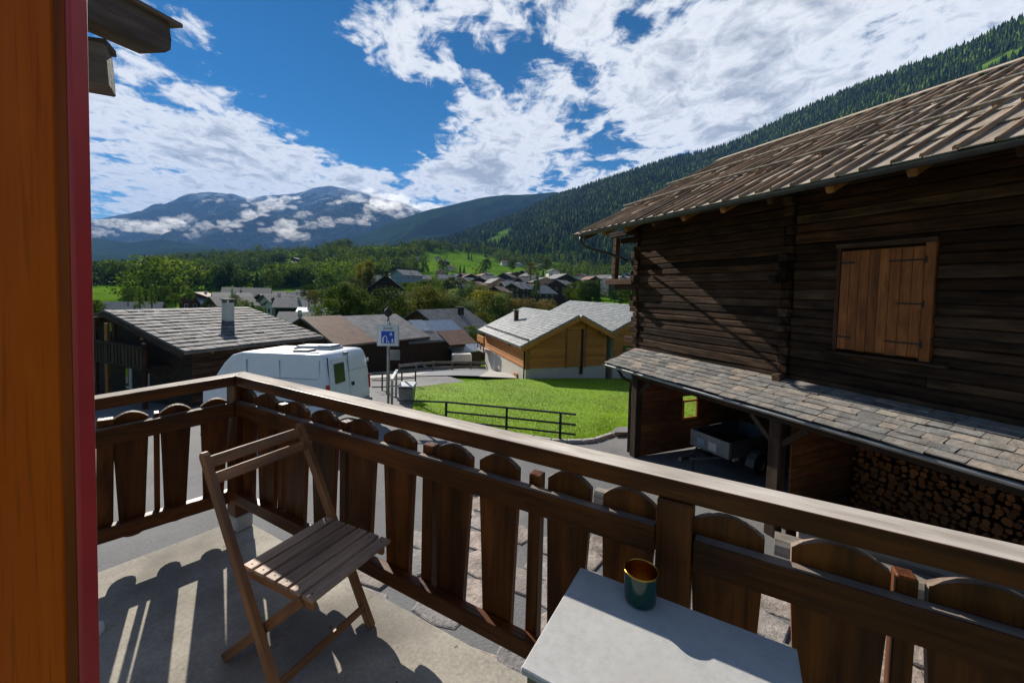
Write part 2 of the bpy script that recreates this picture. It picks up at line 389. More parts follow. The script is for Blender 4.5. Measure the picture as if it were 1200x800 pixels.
m_asph = ground_mat('street_asphalt', [(.3, (.10, .10, .10)), (.5, (.155, .152, .15)), (.7, (.21, .205, .20))], .7, .9, .5, 40, ((.25, .24, .225), .6))
m_park = ground_mat('car_park_asphalt', [(.3, (.16, .165, .175)), (.7, (.22, .225, .235))], .5, .9, .2, 30)
m_pale = ground_mat('pale_concrete', [(.3, (.33, .31, .29)), (.7, (.46, .44, .41))], .9, .9, .3, 20, ((.26, .24, .22), .5))
m_flag = stone('flagstone', [(.27, .225, .20), (.34, .265, .22), (.22, .205, .20), (.30, .26, .235), (.38, .30, .25)], .8, 3.5, .9, False, .45)
m_lawn = ground_mat('lawn_soil_green', [(.3, (.11, .20, .006)), (.5, (.155, .265, .008)), (.7, (.20, .32, .012))], .5, .9, .6, 30, ((.13, .16, .02), .6))
m_blade = leaf_mat('grass_blade', (.135, .235, .008), (.215, .325, .014), 0, .1, .55)
m_meadow = ground_mat('meadow', [(.32, (.05, .11, .010)), (.5, (.10, .20, .014)), (.68, (.16, .25, .03))], .012, .95, .3, 6, ((.045, .075, .014), .8))
m_white = plain('white_van_paint', (.78, .80, .82), .3, 0, .03, 3, 0, .5)
m_black = plain('black_rubber', (.02, .02, .02), .75, 0, .2, 10, .1)
m_glass = plain('dark_window_glass', (.025, .035, .035), .08, 0, .1, 2, 0, .8)
m_redlens = plain('red_tail_lamp', (.55, .015, .012), .2, 0, .05, 4)
m_signblue = plain('sign_blue', (.01, .07, .50), .4, 0, .04, 4)
m_signwhite = plain('sign_white', (.72, .73, .74), .45, 0, .06, 4)
m_dark = plain('dark_lettering', (.02, .03, .06), .5)
m_green = plain('green_glazed_metal', (.003, .036, .028), .14, 0, .08, 4, 0, .6)
m_gold = plain('gold_lining', (.62, .33, .05), .25, 1.0, .1, 5, .03)
m_bin = plain('grey_plastic', (.11, .12, .13), .5, 0, .2, 5)
m_paleplastic = plain('pale_grey_plastic', (.45, .46, .46), .5, 0, .1, 5)
m_trunk = wood('tree_bark', (.05, .038, .028), (.13, .10, .075), .9, 10, .8, .4)
m_wallpale = ground_mat('pale_house_plaster', [(.3, (.50, .46, .40)), (.7, (.66, .62, .56))], .6, .9, .1, 6)
m_wallpink = ground_mat('terracotta_plaster', [(.3, (.42, .24, .15)), (.7, (.52, .32, .21))], .6, .9, .1, 6)
L_green = leaf_mat('leaf_green', (.040, .078, .010), (.13, .18, .022))
L_pale = leaf_mat('leaf_pale_willow', (.085, .115, .035), (.19, .215, .075))
L_yellow = leaf_mat('leaf_yellowing', (.115, .115, .014), (.23, .21, .03))
L_dark = leaf_mat('leaf_dark', (.018, .042, .012), (.045, .085, .020))
L_brown = leaf_mat('leaf_brownish', (.10, .075, .025), (.18, .14, .045))
L_conifer = leaf_mat('needle_dark', (.012, .034, .010), (.052, .10, .018))
L_conifer2 = leaf_mat('needle_mid', (.05, .10, .016), (.14, .20, .034))

# ------------------------------------------------------------------ ground heights
_gy = [-400, 10.5, 12, 16, 25, 33, 45, 70, 110, 160, 220, 300, 400, 550, 750, 900]
_gz = [-2.65, -2.65, -2.72, -3.05, -3.75, -4.9, -6.3, -8.6, -9.5, -7.5, -4.5, -1.2, 2.5, 13, 34, 55]
def ground_z(x, y):
    z = float(np.interp(y, _gy, _gz))
    if y > 0 and x < -3.5: z -= .05*min(-3.5-x, 14)*min(1, max(0, (y-4)/6)) * max(0, 1-max(0, y-40)/80)
    if y > 300:
        px = 600+F_PX*x/y
        k = min(1, (y-300)/600)
        z += k*float(np.interp(px, [-300, 100, 200, 300, 400, 500, 600, 700, 800, 1000], [-20, -22, -10, 14, 34, 40, 22, 14, 40, 60]))
    return z
def grid_mesh(name, xs, ys, fz, mats):
    V = [(x, y, fz(x, y)) for y in ys for x in xs]; nx = len(xs)
    F = [(j*nx+i, j*nx+i+1, (j+1)*nx+i+1, (j+1)*nx+i) for j in range(len(ys)-1) for i in range(nx-1)]
    return mesh(name, V, F, mats, None, True)
xs = np.concatenate([-np.geomspace(1500, 60, 26), np.linspace(-55, 55, 56), np.geomspace(60, 1500, 26)])
ys = np.concatenate([np.linspace(-300, -10, 8), np.linspace(-6, 60, 45), np.geomspace(64, 960, 44)])
g = ob('ground', grid_mesh('ground', [float(v) for v in xs], [float(v) for v in ys], lambda x, y: ground_z(x, y)-(.12 if y < 60 else .12-.12*min(1, (y-60)/20)), m_meadow)); props(g, 'green meadow ground falling into the valley', None, None, 'structure')
def sheet(name, poly, off, mat, label, nx=24, ny=24):
    """a draped sheet between two polylines: poly=(near points, far points)"""
    A, B = [np.array([p[:2] for p in q], float) for q in poly]
    def samp(q, t):
        k = np.linspace(0, 1, len(q)); return np.array([np.interp(t, k, q[:, 0]), np.interp(t, k, q[:, 1])])
    V = []; F = []
    for j in range(ny+1):
        for i in range(nx+1):
            p = samp(A, i/nx)*(1-j/ny)+samp(B, i/nx)*(j/ny); V.append((p[0], p[1], ground_z(p[0], p[1])+off))
    for j in range(ny):
        for i in range(nx): F.append((j*(nx+1)+i, j*(nx+1)+i+1, (j+1)*(nx+1)+i+1, (j+1)*(nx+1)+i))
    o = ob(name, mesh(name, V, F, mat, None, True)); return props(o, label, None, None, 'structure')
street = sheet('street', ([(-30, -6), (0, -6), (16, -6)], [(-24, 24), (-4.5, 26), (4.5, 12.0), (16, 12.4)]), 0, m_asph, 'grey asphalt street running below the balcony', 60, 60)

# ------------------------------------------------------------------ balcony frame of reference
BC = np.array([-1.79926, 2.61271]); BA = np.array([.86955, -.49384]); BN = np.array([.49384, .86955])
def Q(s, o, z): p = BC+BA*s+BN*o; return Vector((p[0], p[1], z))
A3 = Vector((*BA, 0)); N3 = Vector((*BN, 0))
def plan_prism(name, plan, z0, z1, mats, parent=None, top=False, grain=None):
    """plan: [(s,o)] ; grain: direction of local X. z0/z1 may be functions of (s,o)"""
    g0 = Vector(grain) if grain is not None else A3
    M = Matrix((g0, Vector((0, 0, 1)).cross(g0), Vector((0, 0, 1)))).transposed().to_4x4(); M.translation = Q(plan[0][0], plan[0][1], 0); Mi = M.inverted()
    f0 = z0 if callable(z0) else (lambda s, o: z0); f1 = z1 if callable(z1) else (lambda s, o: z1)
    n = len(plan); V = [Mi @ Q(s, o, f0(s, o)) for s, o in plan]+[Mi @ Q(s, o, f1(s, o)) for s, o in plan]
    F = [tuple(range(n)), tuple(range(n, 2*n))]+[(i, (i+1) % n, (i+1) % n+n, i+n) for i in range(n)]
    bm = bmesh.new(); vs = [bm.verts.new(v) for v in V]
    for f in F: bm.faces.new([vs[i] for i in f])
    bm.faces.ensure_lookup_table(); bm.faces[1].material_index = 1 if top else 0
    bmesh.ops.recalc_face_normals(bm, faces=bm.faces)
    bmesh.ops.bevel(bm, geom=[e for e in bm.edges], offset=.005, segments=2, affect='EDGES', profile=.6)
    me = bpy.data.meshes.new(name); bm.to_mesh(me); bm.free()
    for m in (mats if isinstance(mats, list) else [mats]): me.materials.append(m)
    return ob(name, me, M, parent)

bb2 = lambda o: .22*o-.11
BD3 = (N3+A3*.32).normalized(); BO3 = -(A3-N3*.32).normalized()
# slab
bl = lambda o: .32*o
slab = plan_prism('balcony_floor', [(-.17, .12), (6.2, .12), (6.2, -1.75), (-.47, -1.75), (-.275, -.66), (-.21, -.2)], -.2, 0, m_conc)
props(slab, 'worn beige concrete balcony floor striped by railing shadows', None, None, 'structure')
hw = plan_prism('house_wall', [(-.6, -1.55), (6.5, -1.55), (6.5, -1.75), (-.6, -1.75)], -2.7, -.19, m_base)
props(hw, 'plastered house wall carrying the balcony slab', None, None, 'structure')

rail = thing('balcony_railing', 'dark brown wooden balcony railing with arched flat balusters and weathered cap rail', 'railing', Q(0, 0, 0))
CW = .108
zc = lambda s, o: 1.06 + .08*min(0, o)
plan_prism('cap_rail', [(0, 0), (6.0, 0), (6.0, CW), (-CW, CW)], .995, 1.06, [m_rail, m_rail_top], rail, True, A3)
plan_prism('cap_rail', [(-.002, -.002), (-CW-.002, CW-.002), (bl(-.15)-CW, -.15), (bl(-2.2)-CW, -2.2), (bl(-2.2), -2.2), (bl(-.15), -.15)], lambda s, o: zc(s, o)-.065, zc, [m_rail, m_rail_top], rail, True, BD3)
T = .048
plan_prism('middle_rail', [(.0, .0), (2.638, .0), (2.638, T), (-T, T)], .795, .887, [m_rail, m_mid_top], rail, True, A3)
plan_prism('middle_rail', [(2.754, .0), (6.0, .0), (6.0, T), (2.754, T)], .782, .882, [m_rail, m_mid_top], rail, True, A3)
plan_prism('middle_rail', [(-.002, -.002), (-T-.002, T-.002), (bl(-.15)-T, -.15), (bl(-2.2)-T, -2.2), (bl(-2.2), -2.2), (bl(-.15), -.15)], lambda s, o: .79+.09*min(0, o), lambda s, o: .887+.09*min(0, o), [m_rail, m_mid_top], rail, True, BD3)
plan_prism('bottom_rail', [(-.11, .0), (2.638, .0), (2.638, T), (-.11-T, T)], .20, .275, [m_rail, m_rail], rail, True, A3)
plan_prism('bottom_rail', [(2.754, .0), (6.0, .0), (6.0, T), (2.754, T)], .20, .275, [m_rail, m_rail], rail, True, A3)
plan_prism('bottom_rail', [(-.112, -.002), (-.112-T, T-.002), (bb2(-2.2)-T, -2.2), (bb2(-2.2), -2.2)], .168, .254, [m_rail, m_rail], rail, True, BD3)
def post(s, o, w, z0, z1):
    Mf = Matrix((Vector((0, 0, 1)), A3, N3)).transposed().to_4x4(); Mf.translation = Q(s, o, (z0+z1)/2)
    V, F = cbox(z1-z0, w, w, .006); return part('post', V, F, m_rail, rail, Mf)
post(-.06-.008, .06+.004, .115, .10, .993)
post(2.696, .045, .108, 0.0, .992)
post(5.4, .045, .108, 0.0, .992)
Mf = Matrix((Vector((0, 0, 1)), A3, N3)).transposed().to_4x4(); Mf.translation = Q(-.066, .062, .05)
V, F = cbox(.104, .125, .105, .01); part('post_base', V, F, m_pale, rail, Mf)
def baluster(c, w, alongA=True, dz=0.):
    wt, wb = w/2, w*.36
    top, sh = .964+dz, .924+dz
    pts = []
    for k in range(9):            # arch, right to left
        yk = 1-k/4; pts.append((sh+(top-sh)*(1-yk*yk), wt*yk))
    pts.append((.80, -wt*.99))
    for k in range(5): pts.append((.80-(.80-.215)*(k+1)/5, -(wt+(wb-wt)*((k+1)/5)**.85)))
    for k in range(1, 6): a = math.pi*k/6; pts.append((.215-.035*math.sin(a), -wb*math.cos(a)))
    for k in range(5): pts.append((.215+(.80-.215)*k/5, wb+(wt-wb)*(1-((5-k)/5)**.85)))
    pts.append((.80, wt*.99))
    n = len(pts); th = .026
    V = [(x, y, 0) for x, y in pts]+[(x, y, th) for x, y in pts]
    F = [tuple(range(n)), tuple(reversed(range(n, 2*n)))]+[(i, i+n, (i+1) % n+n, (i+1) % n) for i in range(n)]
    mi = [0, 0]+[1 if V[i][0] > .9 else 0 for i in range(n)]
    me = mesh('baluster', V, F, [m_bal, m_bal_edge], mi)
    bm = bmesh.new(); bm.from_mesh(me); bmesh.ops.recalc_face_normals(bm, faces=bm.faces); bm.to_mesh(me); bm.free()
    tw = rnd.uniform(-.012, .012)
    if alongA: Mt = Matrix((Vector((0, 0, 1)), A3, N3)).transposed().to_4x4(); Mt.translation = Q(c, T+.002, 0)
    else: Mt = Matrix((Vector((0, 0, 1)), BD3, BO3)).transposed().to_4x4(); Mt.translation = Q(bb2(c)-T-.006-.035, c, 0); tl_ = math.atan2(bl(c)-bb2(c), .62); Mt = Mt @ Matrix.Rotation(tl_, 4, 'Y')
    return ob('baluster', me, Mt @ Matrix.Rotation(tw, 4, 'Z') @ (Matrix.Translation((-.03+.06*c, 0, 0)) if not alongA else Matrix()), rail)
def batten(c, w, alongA=True, top=.925, lean=0.):
    Mt = Matrix((Vector((0, 0, 1)), A3, N3) if alongA else (Vector((0, 0, 1)), BD3, BO3)).transposed().to_4x4()
    Mt.translation = Q(c, T+.03, (.19+top)/2) if alongA else Q((bl(c)+bb2(c))/2-T-.03, c, (.19+top)/2)
    if not alongA: Mt = Mt @ Matrix.Rotation(math.atan2(bl(c)-bb2(c), .62), 4, 'Y')
    V, F = cbox(top-.19, w, .05, .004); return part('batten', V, F, m_bal, rail, Mt @ Matrix.Rotation(lean, 4, 'Z'))
for c, w in ((.05, .14), (.267, .212), (.569, .222), (.834, .217), (1.141, .205), (1.421, .202), (1.746, .205), (2.004, .19), (2.301, .175), (2.536, .186), (2.857, .205), (3.137, .222), (3.43, .225), (3.72, .215), (3.98, .21), (4.27, .21)):
    baluster(c, w, True, rnd.uniform(-.006, .006))
for c, w in ((.408, .05), (.999, .055), (1.602, .065), (2.163, .052), (3.272, .045), (3.852, .05)): batten(c, w)
for c, w in ((-.04, .15), (-.235, .145), (-.43, .155), (-.72, .155), (-.93, .155), (-1.2, .16), (-1.42, .16)): baluster(c, w, False)
batten(-.55, .07, False, .88, .02); batten(-.334, .028, False, .88); batten(-1.06, .06, False, .84)

# open door leaf at the left edge
door = thing('door_leaf', 'orange varnished wooden door leaf with red painted edge', 'door', (-1.2, .72, 0))
def bx(name, x0, x1, y0, y1, z0, z1, mat, parent, vertical=True, c=.003):
    M = Matrix((Vector((0, 0, 1)), Vector((1, 0, 0)), Vector((0, 1, 0)))).transposed().to_4x4() if vertical else Matrix()
    M.translation = Vector(((x0+x1)/2, (y0+y1)/2, (z0+z1)/2))
    V, F = cbox(*((z1-z0, x1-x0, y1-y0) if vertical else (x1-x0, y1-y0, z1-z0)), c); return part(name, V, F, mat, parent, M)
bx('panel', -1.75, -.7965, .706, .734, .012, 3.3, m_door, door)
bx('stile', -.7955, -.770, .7045, .734, .012, 3.3, m_door_dark, door)
bx('bounce_board', -1.75, -.776, .7345, .748, .012, 3.3, m_beam, door)  # unseen brown board added behind the leaf to dull its orange bounce light
bx('edge_strip', -.7685, -.759, .7005, .7305, .01, 3.3, m_red, door)
dst = MB(); lathe(dst, [(.0, .05), (.016, .049), (.026, .042), (.03, .03), (.032, .012), (.034, 0), (0, 0)], 20)
dso = dst.build('doorstop', m_signwhite, None, Matrix.Translation(PZ(112, 742, 0)), True)
props(dso, 'small rounded white doorstop on the concrete beside the red door edge', 'doorstop')

# roof beams of the own house, upper left
rb = thing('roof_beam', 'weathered grey brown roof beam jutting out beside the orange door leaf', 'beam', PX(60, 30, 2.1))
b0, b1 = PX(20, -32, 1.75), PX(186, 48, 2.35)
M_, l_ = frame(b0, b1)
prof = [(-l_/2, -.085), (l_/2-.05, -.085), (l_/2-.012, -.055), (l_/2, .0), (l_/2, .085), (-l_/2, .085)]
V, F = prism(prof, .16); part('beam', V, F, m_beam, rb, M_)
V, F = cbox(l_+.1, .22, .022, .003); part('roof_board', V, F, m_beam, rb, M_ @ Matrix.Translation((.01, 0, .097)))
p0, p1 = PX(40, 66, 1.95), PX(130, 84, 2.1)
pur = thing('purlin_end', 'square cut purlin end under the weathered roof beam', 'beam', p1)
board('purlin', p0, p1, .16, .20, m_beam, pur, c=.006)
board('packing_block', PX(60, 48, 2.02), PX(131, 57, 2.12), .12, .035, m_beam, pur)

# ------------------------------------------------------------------ folding chair
ZS = .48
cc = Vector((-.827, 1.749, 0)); e1 = Vector((.4297, .90297, 0)); e2 = Vector((.90297, -.4297, 0))
def CH(u, w, z): return cc+e1*u+e2*w+Vector((0, 0, z))
ch = thing('folding_chair', 'brown slatted wooden folding chair standing on the balcony floor', 'chair', cc)
def ctop(u): return CH(u, -.445, .925)
for u in (-.235, .222):
    up = (CH(u, 0, 0)-CH(u, -1, 0)).normalized()
    pts = [CH(u, .085, .0), CH(u, -.445, .925)]
    M_, l_ = frame(pts[0], pts[1], e1)
    h = .021; prof = [(-l_/2, -h), (l_/2-.02, -h), (l_/2-.005, -h*.6), (l_/2, 0), (l_/2-.005, h*.6), (l_/2-.02, h), (-l_/2-.03, h)]
    V, F = prism(prof, .024)
    part('long_leg', V, F, m_chair, ch, M_ @ Matrix.Rotation(math.pi/2, 4, 'X'))
for u in (-.203, .19): board('short_leg', CH(u, -.355, .008), CH(u, .15, .452), .042, .022, m_chair, ch, e1)
board('stretcher', CH(-.225, .045, .085), CH(.212, .045, .085), .036, .02, m_chair, ch, e2)
board('stretcher', CH(-.195, -.30, .055), CH(.182, -.30, .055), .03, .02, m_chair, ch, e2)
lean = (CH(0, .085, 0)-CH(0, -.445, .925)).normalized(); nrm = lean.cross(e1)
for f in (.03, .105):
    p = ctop(0)+lean*(f+.02); board('back_slat', p-e1*.235+e1*.012-e1*0, p+e1*.21, .05, .016, m_chair, ch, nrm)
for u in (-.19, .175): board('seat_rail', CH(u, -.19, ZS-.034), CH(u, .205, ZS-.034), .02, .044, m_chair, ch)
board('seat_rail', CH(-.185, -.13, ZS-.03), CH(.17, -.13, ZS-.03), .02, .03, m_chair, ch)
for i in range(6):
    w = -.178+i*.0735
    sl = board('seat_slat', CH(-.213, w, ZS-.005), CH(.208, w, ZS-.005), .06, .016, m_seat, ch, (0, 0, 1), .003)
    if 1:
        for u in (-.19, .175):
            s_ = MB(); lathe(s_, [(0, .0012), (.0035, .001), (.0042, -.001)], 10); s_.build('screw', m_iron, sl, Matrix.Translation(CH(u, w, ZS+.0035)))

# ------------------------------------------------------------------ table and cup
ZT = .735
tb = thing('balcony_table', 'small pale stone topped rectangular table by the railing', 'table', Q(2.72, -.32, 0))
Mt = Matrix((A3, N3, Vector((0, 0, 1)))).transposed().to_4x4(); Mt.translation = Q(2.722, -.318, ZT-.009)
V, F = cbox(.602, .426, .018, .003); part('tabletop', V, F, m_table, tb, Mt)
for s, o in ((2.445, -.13), (2.445, -.506), (2.998, -.13), (2.998, -.506)):
    Ml = Mt.copy(); Ml.translation = Q(s, o, (ZT-.02)/2); V, F = cbox(.026, .026, ZT-.02, .003); part('leg', V, F, m_tableside, tb, Ml)
for (s0, o0, s1, o1) in ((2.458, -.13, 2.985, -.13), (2.458, -.506, 2.985, -.506), (2.445, -.143, 2.445, -.493), (2.998, -.143, 2.998, -.493)):
    board('apron', Q(s0, o0, ZT-.034), Q(s1, o1, ZT-.034), .018, .026, m_tableside, tb)
cp = PZ(750, 703, ZT)
cup = thing('candle_cup', 'dark green cup with golden inside and rim on the stone table', 'cup', cp)
b = MB(); lathe(b, [(0, .001), (.040, .001), (.045, .006), (.047, .02), (.0495, .092)], 40); b.build('body', m_green, cup, Matrix.Translation(cp), True)
b = MB(); lathe(b, [(.0495, .092), (.0512, .094), (.0512, .0965), (.0488, .0975), (.0475, .095)], 40); b.build('rim', m_gold, cup, Matrix.Translation(cp), True)
b = MB(); lathe(b, [(.0475, .095), (.045, .02), (.041, .009), (.0, .009)], 40); b.build('lining', m_gold, cup, Matrix.Translation(cp), True)


# ------------------------------------------------------------------ log barn on the right
GD = np.array([-.39789752, .91742987]); GM = np.array([-.91742987, -.39789752]); GW = np.array([5.69408, 7.0])
D3 = Vector((*GD, 0)); M3 = Vector((*GM, 0)); ZG = -2.65
def B(t, o, z): p = GW+GD*t+GM*o; return Vector((p[0], p[1], z))
def bray(x, y, o):      # pixel -> (t,z) on the plane o
    d = ray(x, y); k = (o+GM@GW)/(GM@d[:2]); p = CAM+d*k; return float((p[:2]-GW)@GD), float(p[2])
def brayt(x, y, t):     # pixel -> (o,z) on the plane t
    d = ray(x, y); k = (t+GD@GW)/(GD@d[:2]); p = CAM+d*k; return float((p[:2]-GW)@GM), float(p[2])
barn = thing('log_barn', 'dark weathered log barn with plank roof and slate lean-to', 'barn', B(0, 0, ZG))
def core(name, t0, t1, o0, o1, z0, z1, mat, parent, c=.004):
    return board(name, B(t0, (o0+o1)/2, (z0+z1)/2), B(t1, (o0+o1)/2, (z0+z1)/2), abs(o1-o0), z1-z0, mat, parent, c=c)
T0, T1, TC = -6.0, 5.22, .91
ST0, ST1, SZ0, SZ1 = -1.08, 0.0, .79, 2.50      # shutter opening
wall = core('log_wall', T0, T1-.1, -.30, -.12, -.2, 4.0, m_log, barn)
z = -.16; row = 0
while z < 3.8:
    h = rnd.uniform(.135, .205); zc_ = z+h/2
    m_ = m_log_g if (z < 1.75 or rnd.random() < .3) else m_log
    segs = [(TC+.11, T1+rnd.uniform(-.02, .05))]
    if z+h > SZ0+.05 and z < SZ1-.05: segs += [(T0, ST0-.135), (ST1+.075, TC-.11)]
    else:
        j = rnd.uniform(-4.5, -.5); segs += [(T0, j-.002), (j+.002, TC-.11)] if rnd.random() < .6 else [(T0, TC-.11)]
    for t0, t1 in segs:
        if t1-t0 < .05: continue
        off = rnd.uniform(-.02, .018); th = .15
        Mb, l = frame(B(t0, off-th/2, zc_), B(t1, off-th/2, zc_))
        # rounded squared log: octagon-ish profile with a wavy lower edge
        n = max(2, int(l/.6)); V = []; F = []
        hh = h/2-.004
        prof = [(-th/2, -hh), (th/2-.02, -hh), (th/2, -hh+.025), (th/2, hh-.022), (th/2-.02, hh), (-th/2, hh)]
        ph = rnd.uniform(0, 9)
        for i in range(n+1):
            x = -l/2+l*i/n; wv = .006*math.sin(ph+i*1.7); wo = .008*math.sin(ph*2+i*1.1)
            V += [(x, -(y+wo), zz+wv) for y, zz in prof] if False else [(x, (y+wo)*1.0, zz+wv) for y, zz in prof]
        for i in range(n):
            for k in range(6): F.append((i*6+k, i*6+(k+1) % 6, (i+1)*6+(k+1) % 6, (i+1)*6+k))
        F += [tuple(reversed(range(6))), tuple(range(n*6, n*6+6))]
        # local +Y must look to the street (M3)
        if Mb.to_3x3().col[1].dot(M3) < 0: Mb = Mb @ Matrix.Rotation(math.pi, 4, 'Z')
        me = mesh('log', V, F, m_); bm = bmesh.new(); bm.from_mesh(me); bmesh.ops.recalc_face_normals(bm, faces=bm.faces); bm.to_mesh(me); bm.free()
        ob('log', me, Mb, wall)
    # cross-wall log ends at the column and at the corner
    for tc_, w_ in ((TC, .19), (T1-.02, .2)):
        st = rnd.choice((.05, .10, .14, .2)) if row % 2 else rnd.choice((.02, .05, .08)); hh = h*rnd.uniform(.82, .97)
        board('log_end', B(tc_+rnd.uniform(-.015, .015), -.2, zc_), B(tc_+rnd.uniform(-.015, .015), st, zc_), w_*rnd.uniform(.88, 1.0), hh, rnd.choice((m_log, m_log_g)), wall, c=.015)
    if row % 2 == 0:
        ext = rnd.choice((.12, .2, .3, .42)); board('log_end', B(T1+.085, -.09, zc_), B(T1+.1+ext, -.09, zc_), .15, h*.93, m_log, wall, c=.015)
    z += h; row += 1
# a projecting shelf beam on the column, gallery bracket and carved post at the far corner
for zz, oo in ((2.02, .30), (2.27, .22)): board('bracket', B(TC+.12, -.05, zz), B(TC+.12, oo, zz), .16, .15, m_log_g, barn, c=.015)
board('gallery_beam', B(6.45, .12, 2.02), B(5.2, .12, 2.02), .18, .16, m_house_r, barn, c=.01)
board('gallery_beam', B(6.15, -.03, 1.86), B(5.2, -.03, 1.86), .18, .15, m_house_r, barn, c=.01)
cpo = board('carved_post', B(6.1, .10, 2.11), B(6.05, .12, 3.36), .15, .15, m_house_r, barn, (*GD, 0), c=.008)
for k in range(6):
    zz = 2.25+k*.18; bl_ = MB(); lathe(bl_, [(0, .01), (.028, .008), (.04, 0)], 8)
    Mx = Matrix((D3, Vector((0, 0, 1)), M3)).transposed().to_4x4(); Mx.translation = B(6.1-.05*k/6, .178+.002*k, zz); bl_.build('carved_boss', m_house_r, cpo, Mx)
board('gallery_beam', B(6.3, .12, 3.46), B(5.1, .12, 3.46), .17, .14, m_log, barn, c=.01)
board('gallery_beam', B(5.9, .02, 3.26), B(5.1, .02, 3.26), .17, .15, m_log, barn, c=.01)
gw_ = core('gable_wall', T1-.22, T1-.08, -9.2, -.31, -.2, 3.7, m_log, barn)
# carpentered shutter
shm = core('shutter', ST0, ST1, -.10, -.06, SZ0, SZ1, m_shut, barn)
tw = (ST1-ST0)/8.0
for i in range(8):
    t = ST0+tw*(i+.5); w = tw-.005
    o_ = .03 if i < 4 else .026
    Mp, l = frame(B(t, o_, SZ0+.02+rnd.uniform(-.01, .01)), B(t, o_, SZ1-.02), M3); V, F = cbox(l, w, .028, .004); part('plank', V, F, m_shut, shm, Mp)
for (zz) in (1.02, 1.62, 2.28):
    board('hinge', B(ST0-.03, .05, zz), B(ST0+.42 if zz != 1.62 else ST0+.30, .05, zz), .010, .022, m_iron, shm, c=.002)
    bb = MB(); tube(bb, [B(ST0-.02, .058, zz-.05), B(ST0-.02, .058, zz+.05)], .014, 8); bb.build('hinge_pin', m_iron, shm, Matrix())
for zz in (1.02, 2.28): board('hinge', B(ST1-.01, .046, zz), B(ST1-.20, .046, zz), .012, .026, m_iron, shm, c=.002)
board('shutter_frame', B(ST0-.065, .0, SZ0-.02), B(ST0-.065, .0, SZ1+.03), .12, .11, m_shut, shm, M3)
board('shutter_frame', B(ST1+.035, .0, SZ0-.02), B(ST1+.035, .0, SZ1+.03), .06, .11, m_house_r, shm, M3)
board('shutter_frame', B(ST0-.13, .0, SZ1+.07), B(ST1+.09, .0, SZ1+.07), .11, .075, m_log_g, shm)
board('shutter_frame', B(ST0-.33, .03, SZ0-.055), B(ST1+.15, .03, SZ0-.055), .15, .05, m_log_g, shm)

# main roof ------------------------------------------------------
EO, EZ, RO, RZ = 1.45, 3.38, -4.48, 6.45; PIT = math.atan2(RZ-EZ, EO-RO); RL = math.hypot(RZ-EZ, EO-RO)
RT0, RT1 = -6.4, 6.33
US = Vector((-M3.x*math.cos(PIT), -M3.y*math.cos(PIT), math.sin(PIT))); UN = D3.cross(US).normalized()
if UN.z < 0: UN = -UN
def RF(t, q, h): return B(t, EO, EZ)+US*q+UN*h
roof = board('roof', RF(RT0, RL/2, -.03), RF(RT1, RL/2, -.03), RL, .05, m_batten, barn, UN)
US2 = Vector((-M3.x*math.cos(PIT), -M3.y*math.cos(PIT), -math.sin(PIT))); UN2 = Vector((-UN.x, -UN.y, UN.z))
pm = B(0, RO, RZ-.02)+US2*RL/2
board('back_roof', pm+D3*RT0, pm+D3*RT1, RL, .08, m_plank, barn, UN2)
cw = .302; nc = int((RT1-RT0)/cw); nr = 7; rl = RL/nr
for i in range(nc):
    t = RT0+cw*(i+.5)
    for j in range(nr):
        q0 = rl*j-.05+rnd.uniform(-.02, .02); q1 = rl*(j+1)+.12
        board('roof_plank', RF(t+rnd.uniform(-.012, .012), q0, .042+rnd.uniform(0, .012)), RF(t+rnd.uniform(-.012, .012), min(q1, RL), .014), cw-.01, .022, m_plank, roof, UN, c=.004)
    # half round battens over the joint, in three overlapping lengths
    tb_ = RT0+cw*i+rnd.uniform(-.02, .02); qs = 0; ln = 0
    while qs < RL-.3:
        qe = min(RL, qs+rnd.uniform(1.6, 2.7))
        if RL-qe < .7: qe = RL
        r_ = rnd.uniform(.023, .034); n_ = max(2, int((qe-qs)/.6)); V = []; F = []; w0 = rnd.uniform(-.03, .03); dr = rnd.uniform(-.03, .03)
        prof = [(-r_*1.25, -.03), (-r_*1.15, r_*.35), (-r_*.5, r_*.95), (r_*.5, r_*.95), (r_*1.15, r_*.35), (r_*1.25, -.03)]
        a0 = RF(tb_, qs-(.03+rnd.uniform(0, .05) if ln == 0 else .12), .078+.02*(ln > 0)); a1 = RF(tb_+dr, qe, .062); Mb, l = frame(a0, a1, UN)
        for k in range(n_+1):
            f = k/n_; tp = 1-.18*f; V += [(-l/2+l*f, y*tp+w0*math.sin(f*3.1), zz*tp) for y, zz in prof]
        for k in range(n_):
            for c_ in range(6): F.append((k*6+c_, k*6+(c_+1) % 6, (k+1)*6+(c_+1) % 6, (k+1)*6+c_))
        F += [tuple(reversed(range(6))), tuple(range(n_*6, n_*6+6))]
        F = [tuple(reversed(f)) for f in F]
        part('roof_batten', V, F, m_batten, roof, Mb); qs = qe; ln += 1
for k, (q, h) in enumerate(((2.2*rl, .13),)): pass
board('ridge_board', RF(RT0, RL-.1, .09), RF(RT1, RL-.1, .09), .3, .03, m_plank, roof, UN)
# snow poles lying across the roof on short blocks
for q in (rl*2+.02, rl*4+.05):
    bb = MB(); tube(bb, [RF(RT0+.2+k*(RT1-RT0-.35)/10, q+.03*math.sin(k*1.9), .155) for k in range(11)], .028, 6); bb.build('snow_pole', m_greytimber, roof, Matrix())
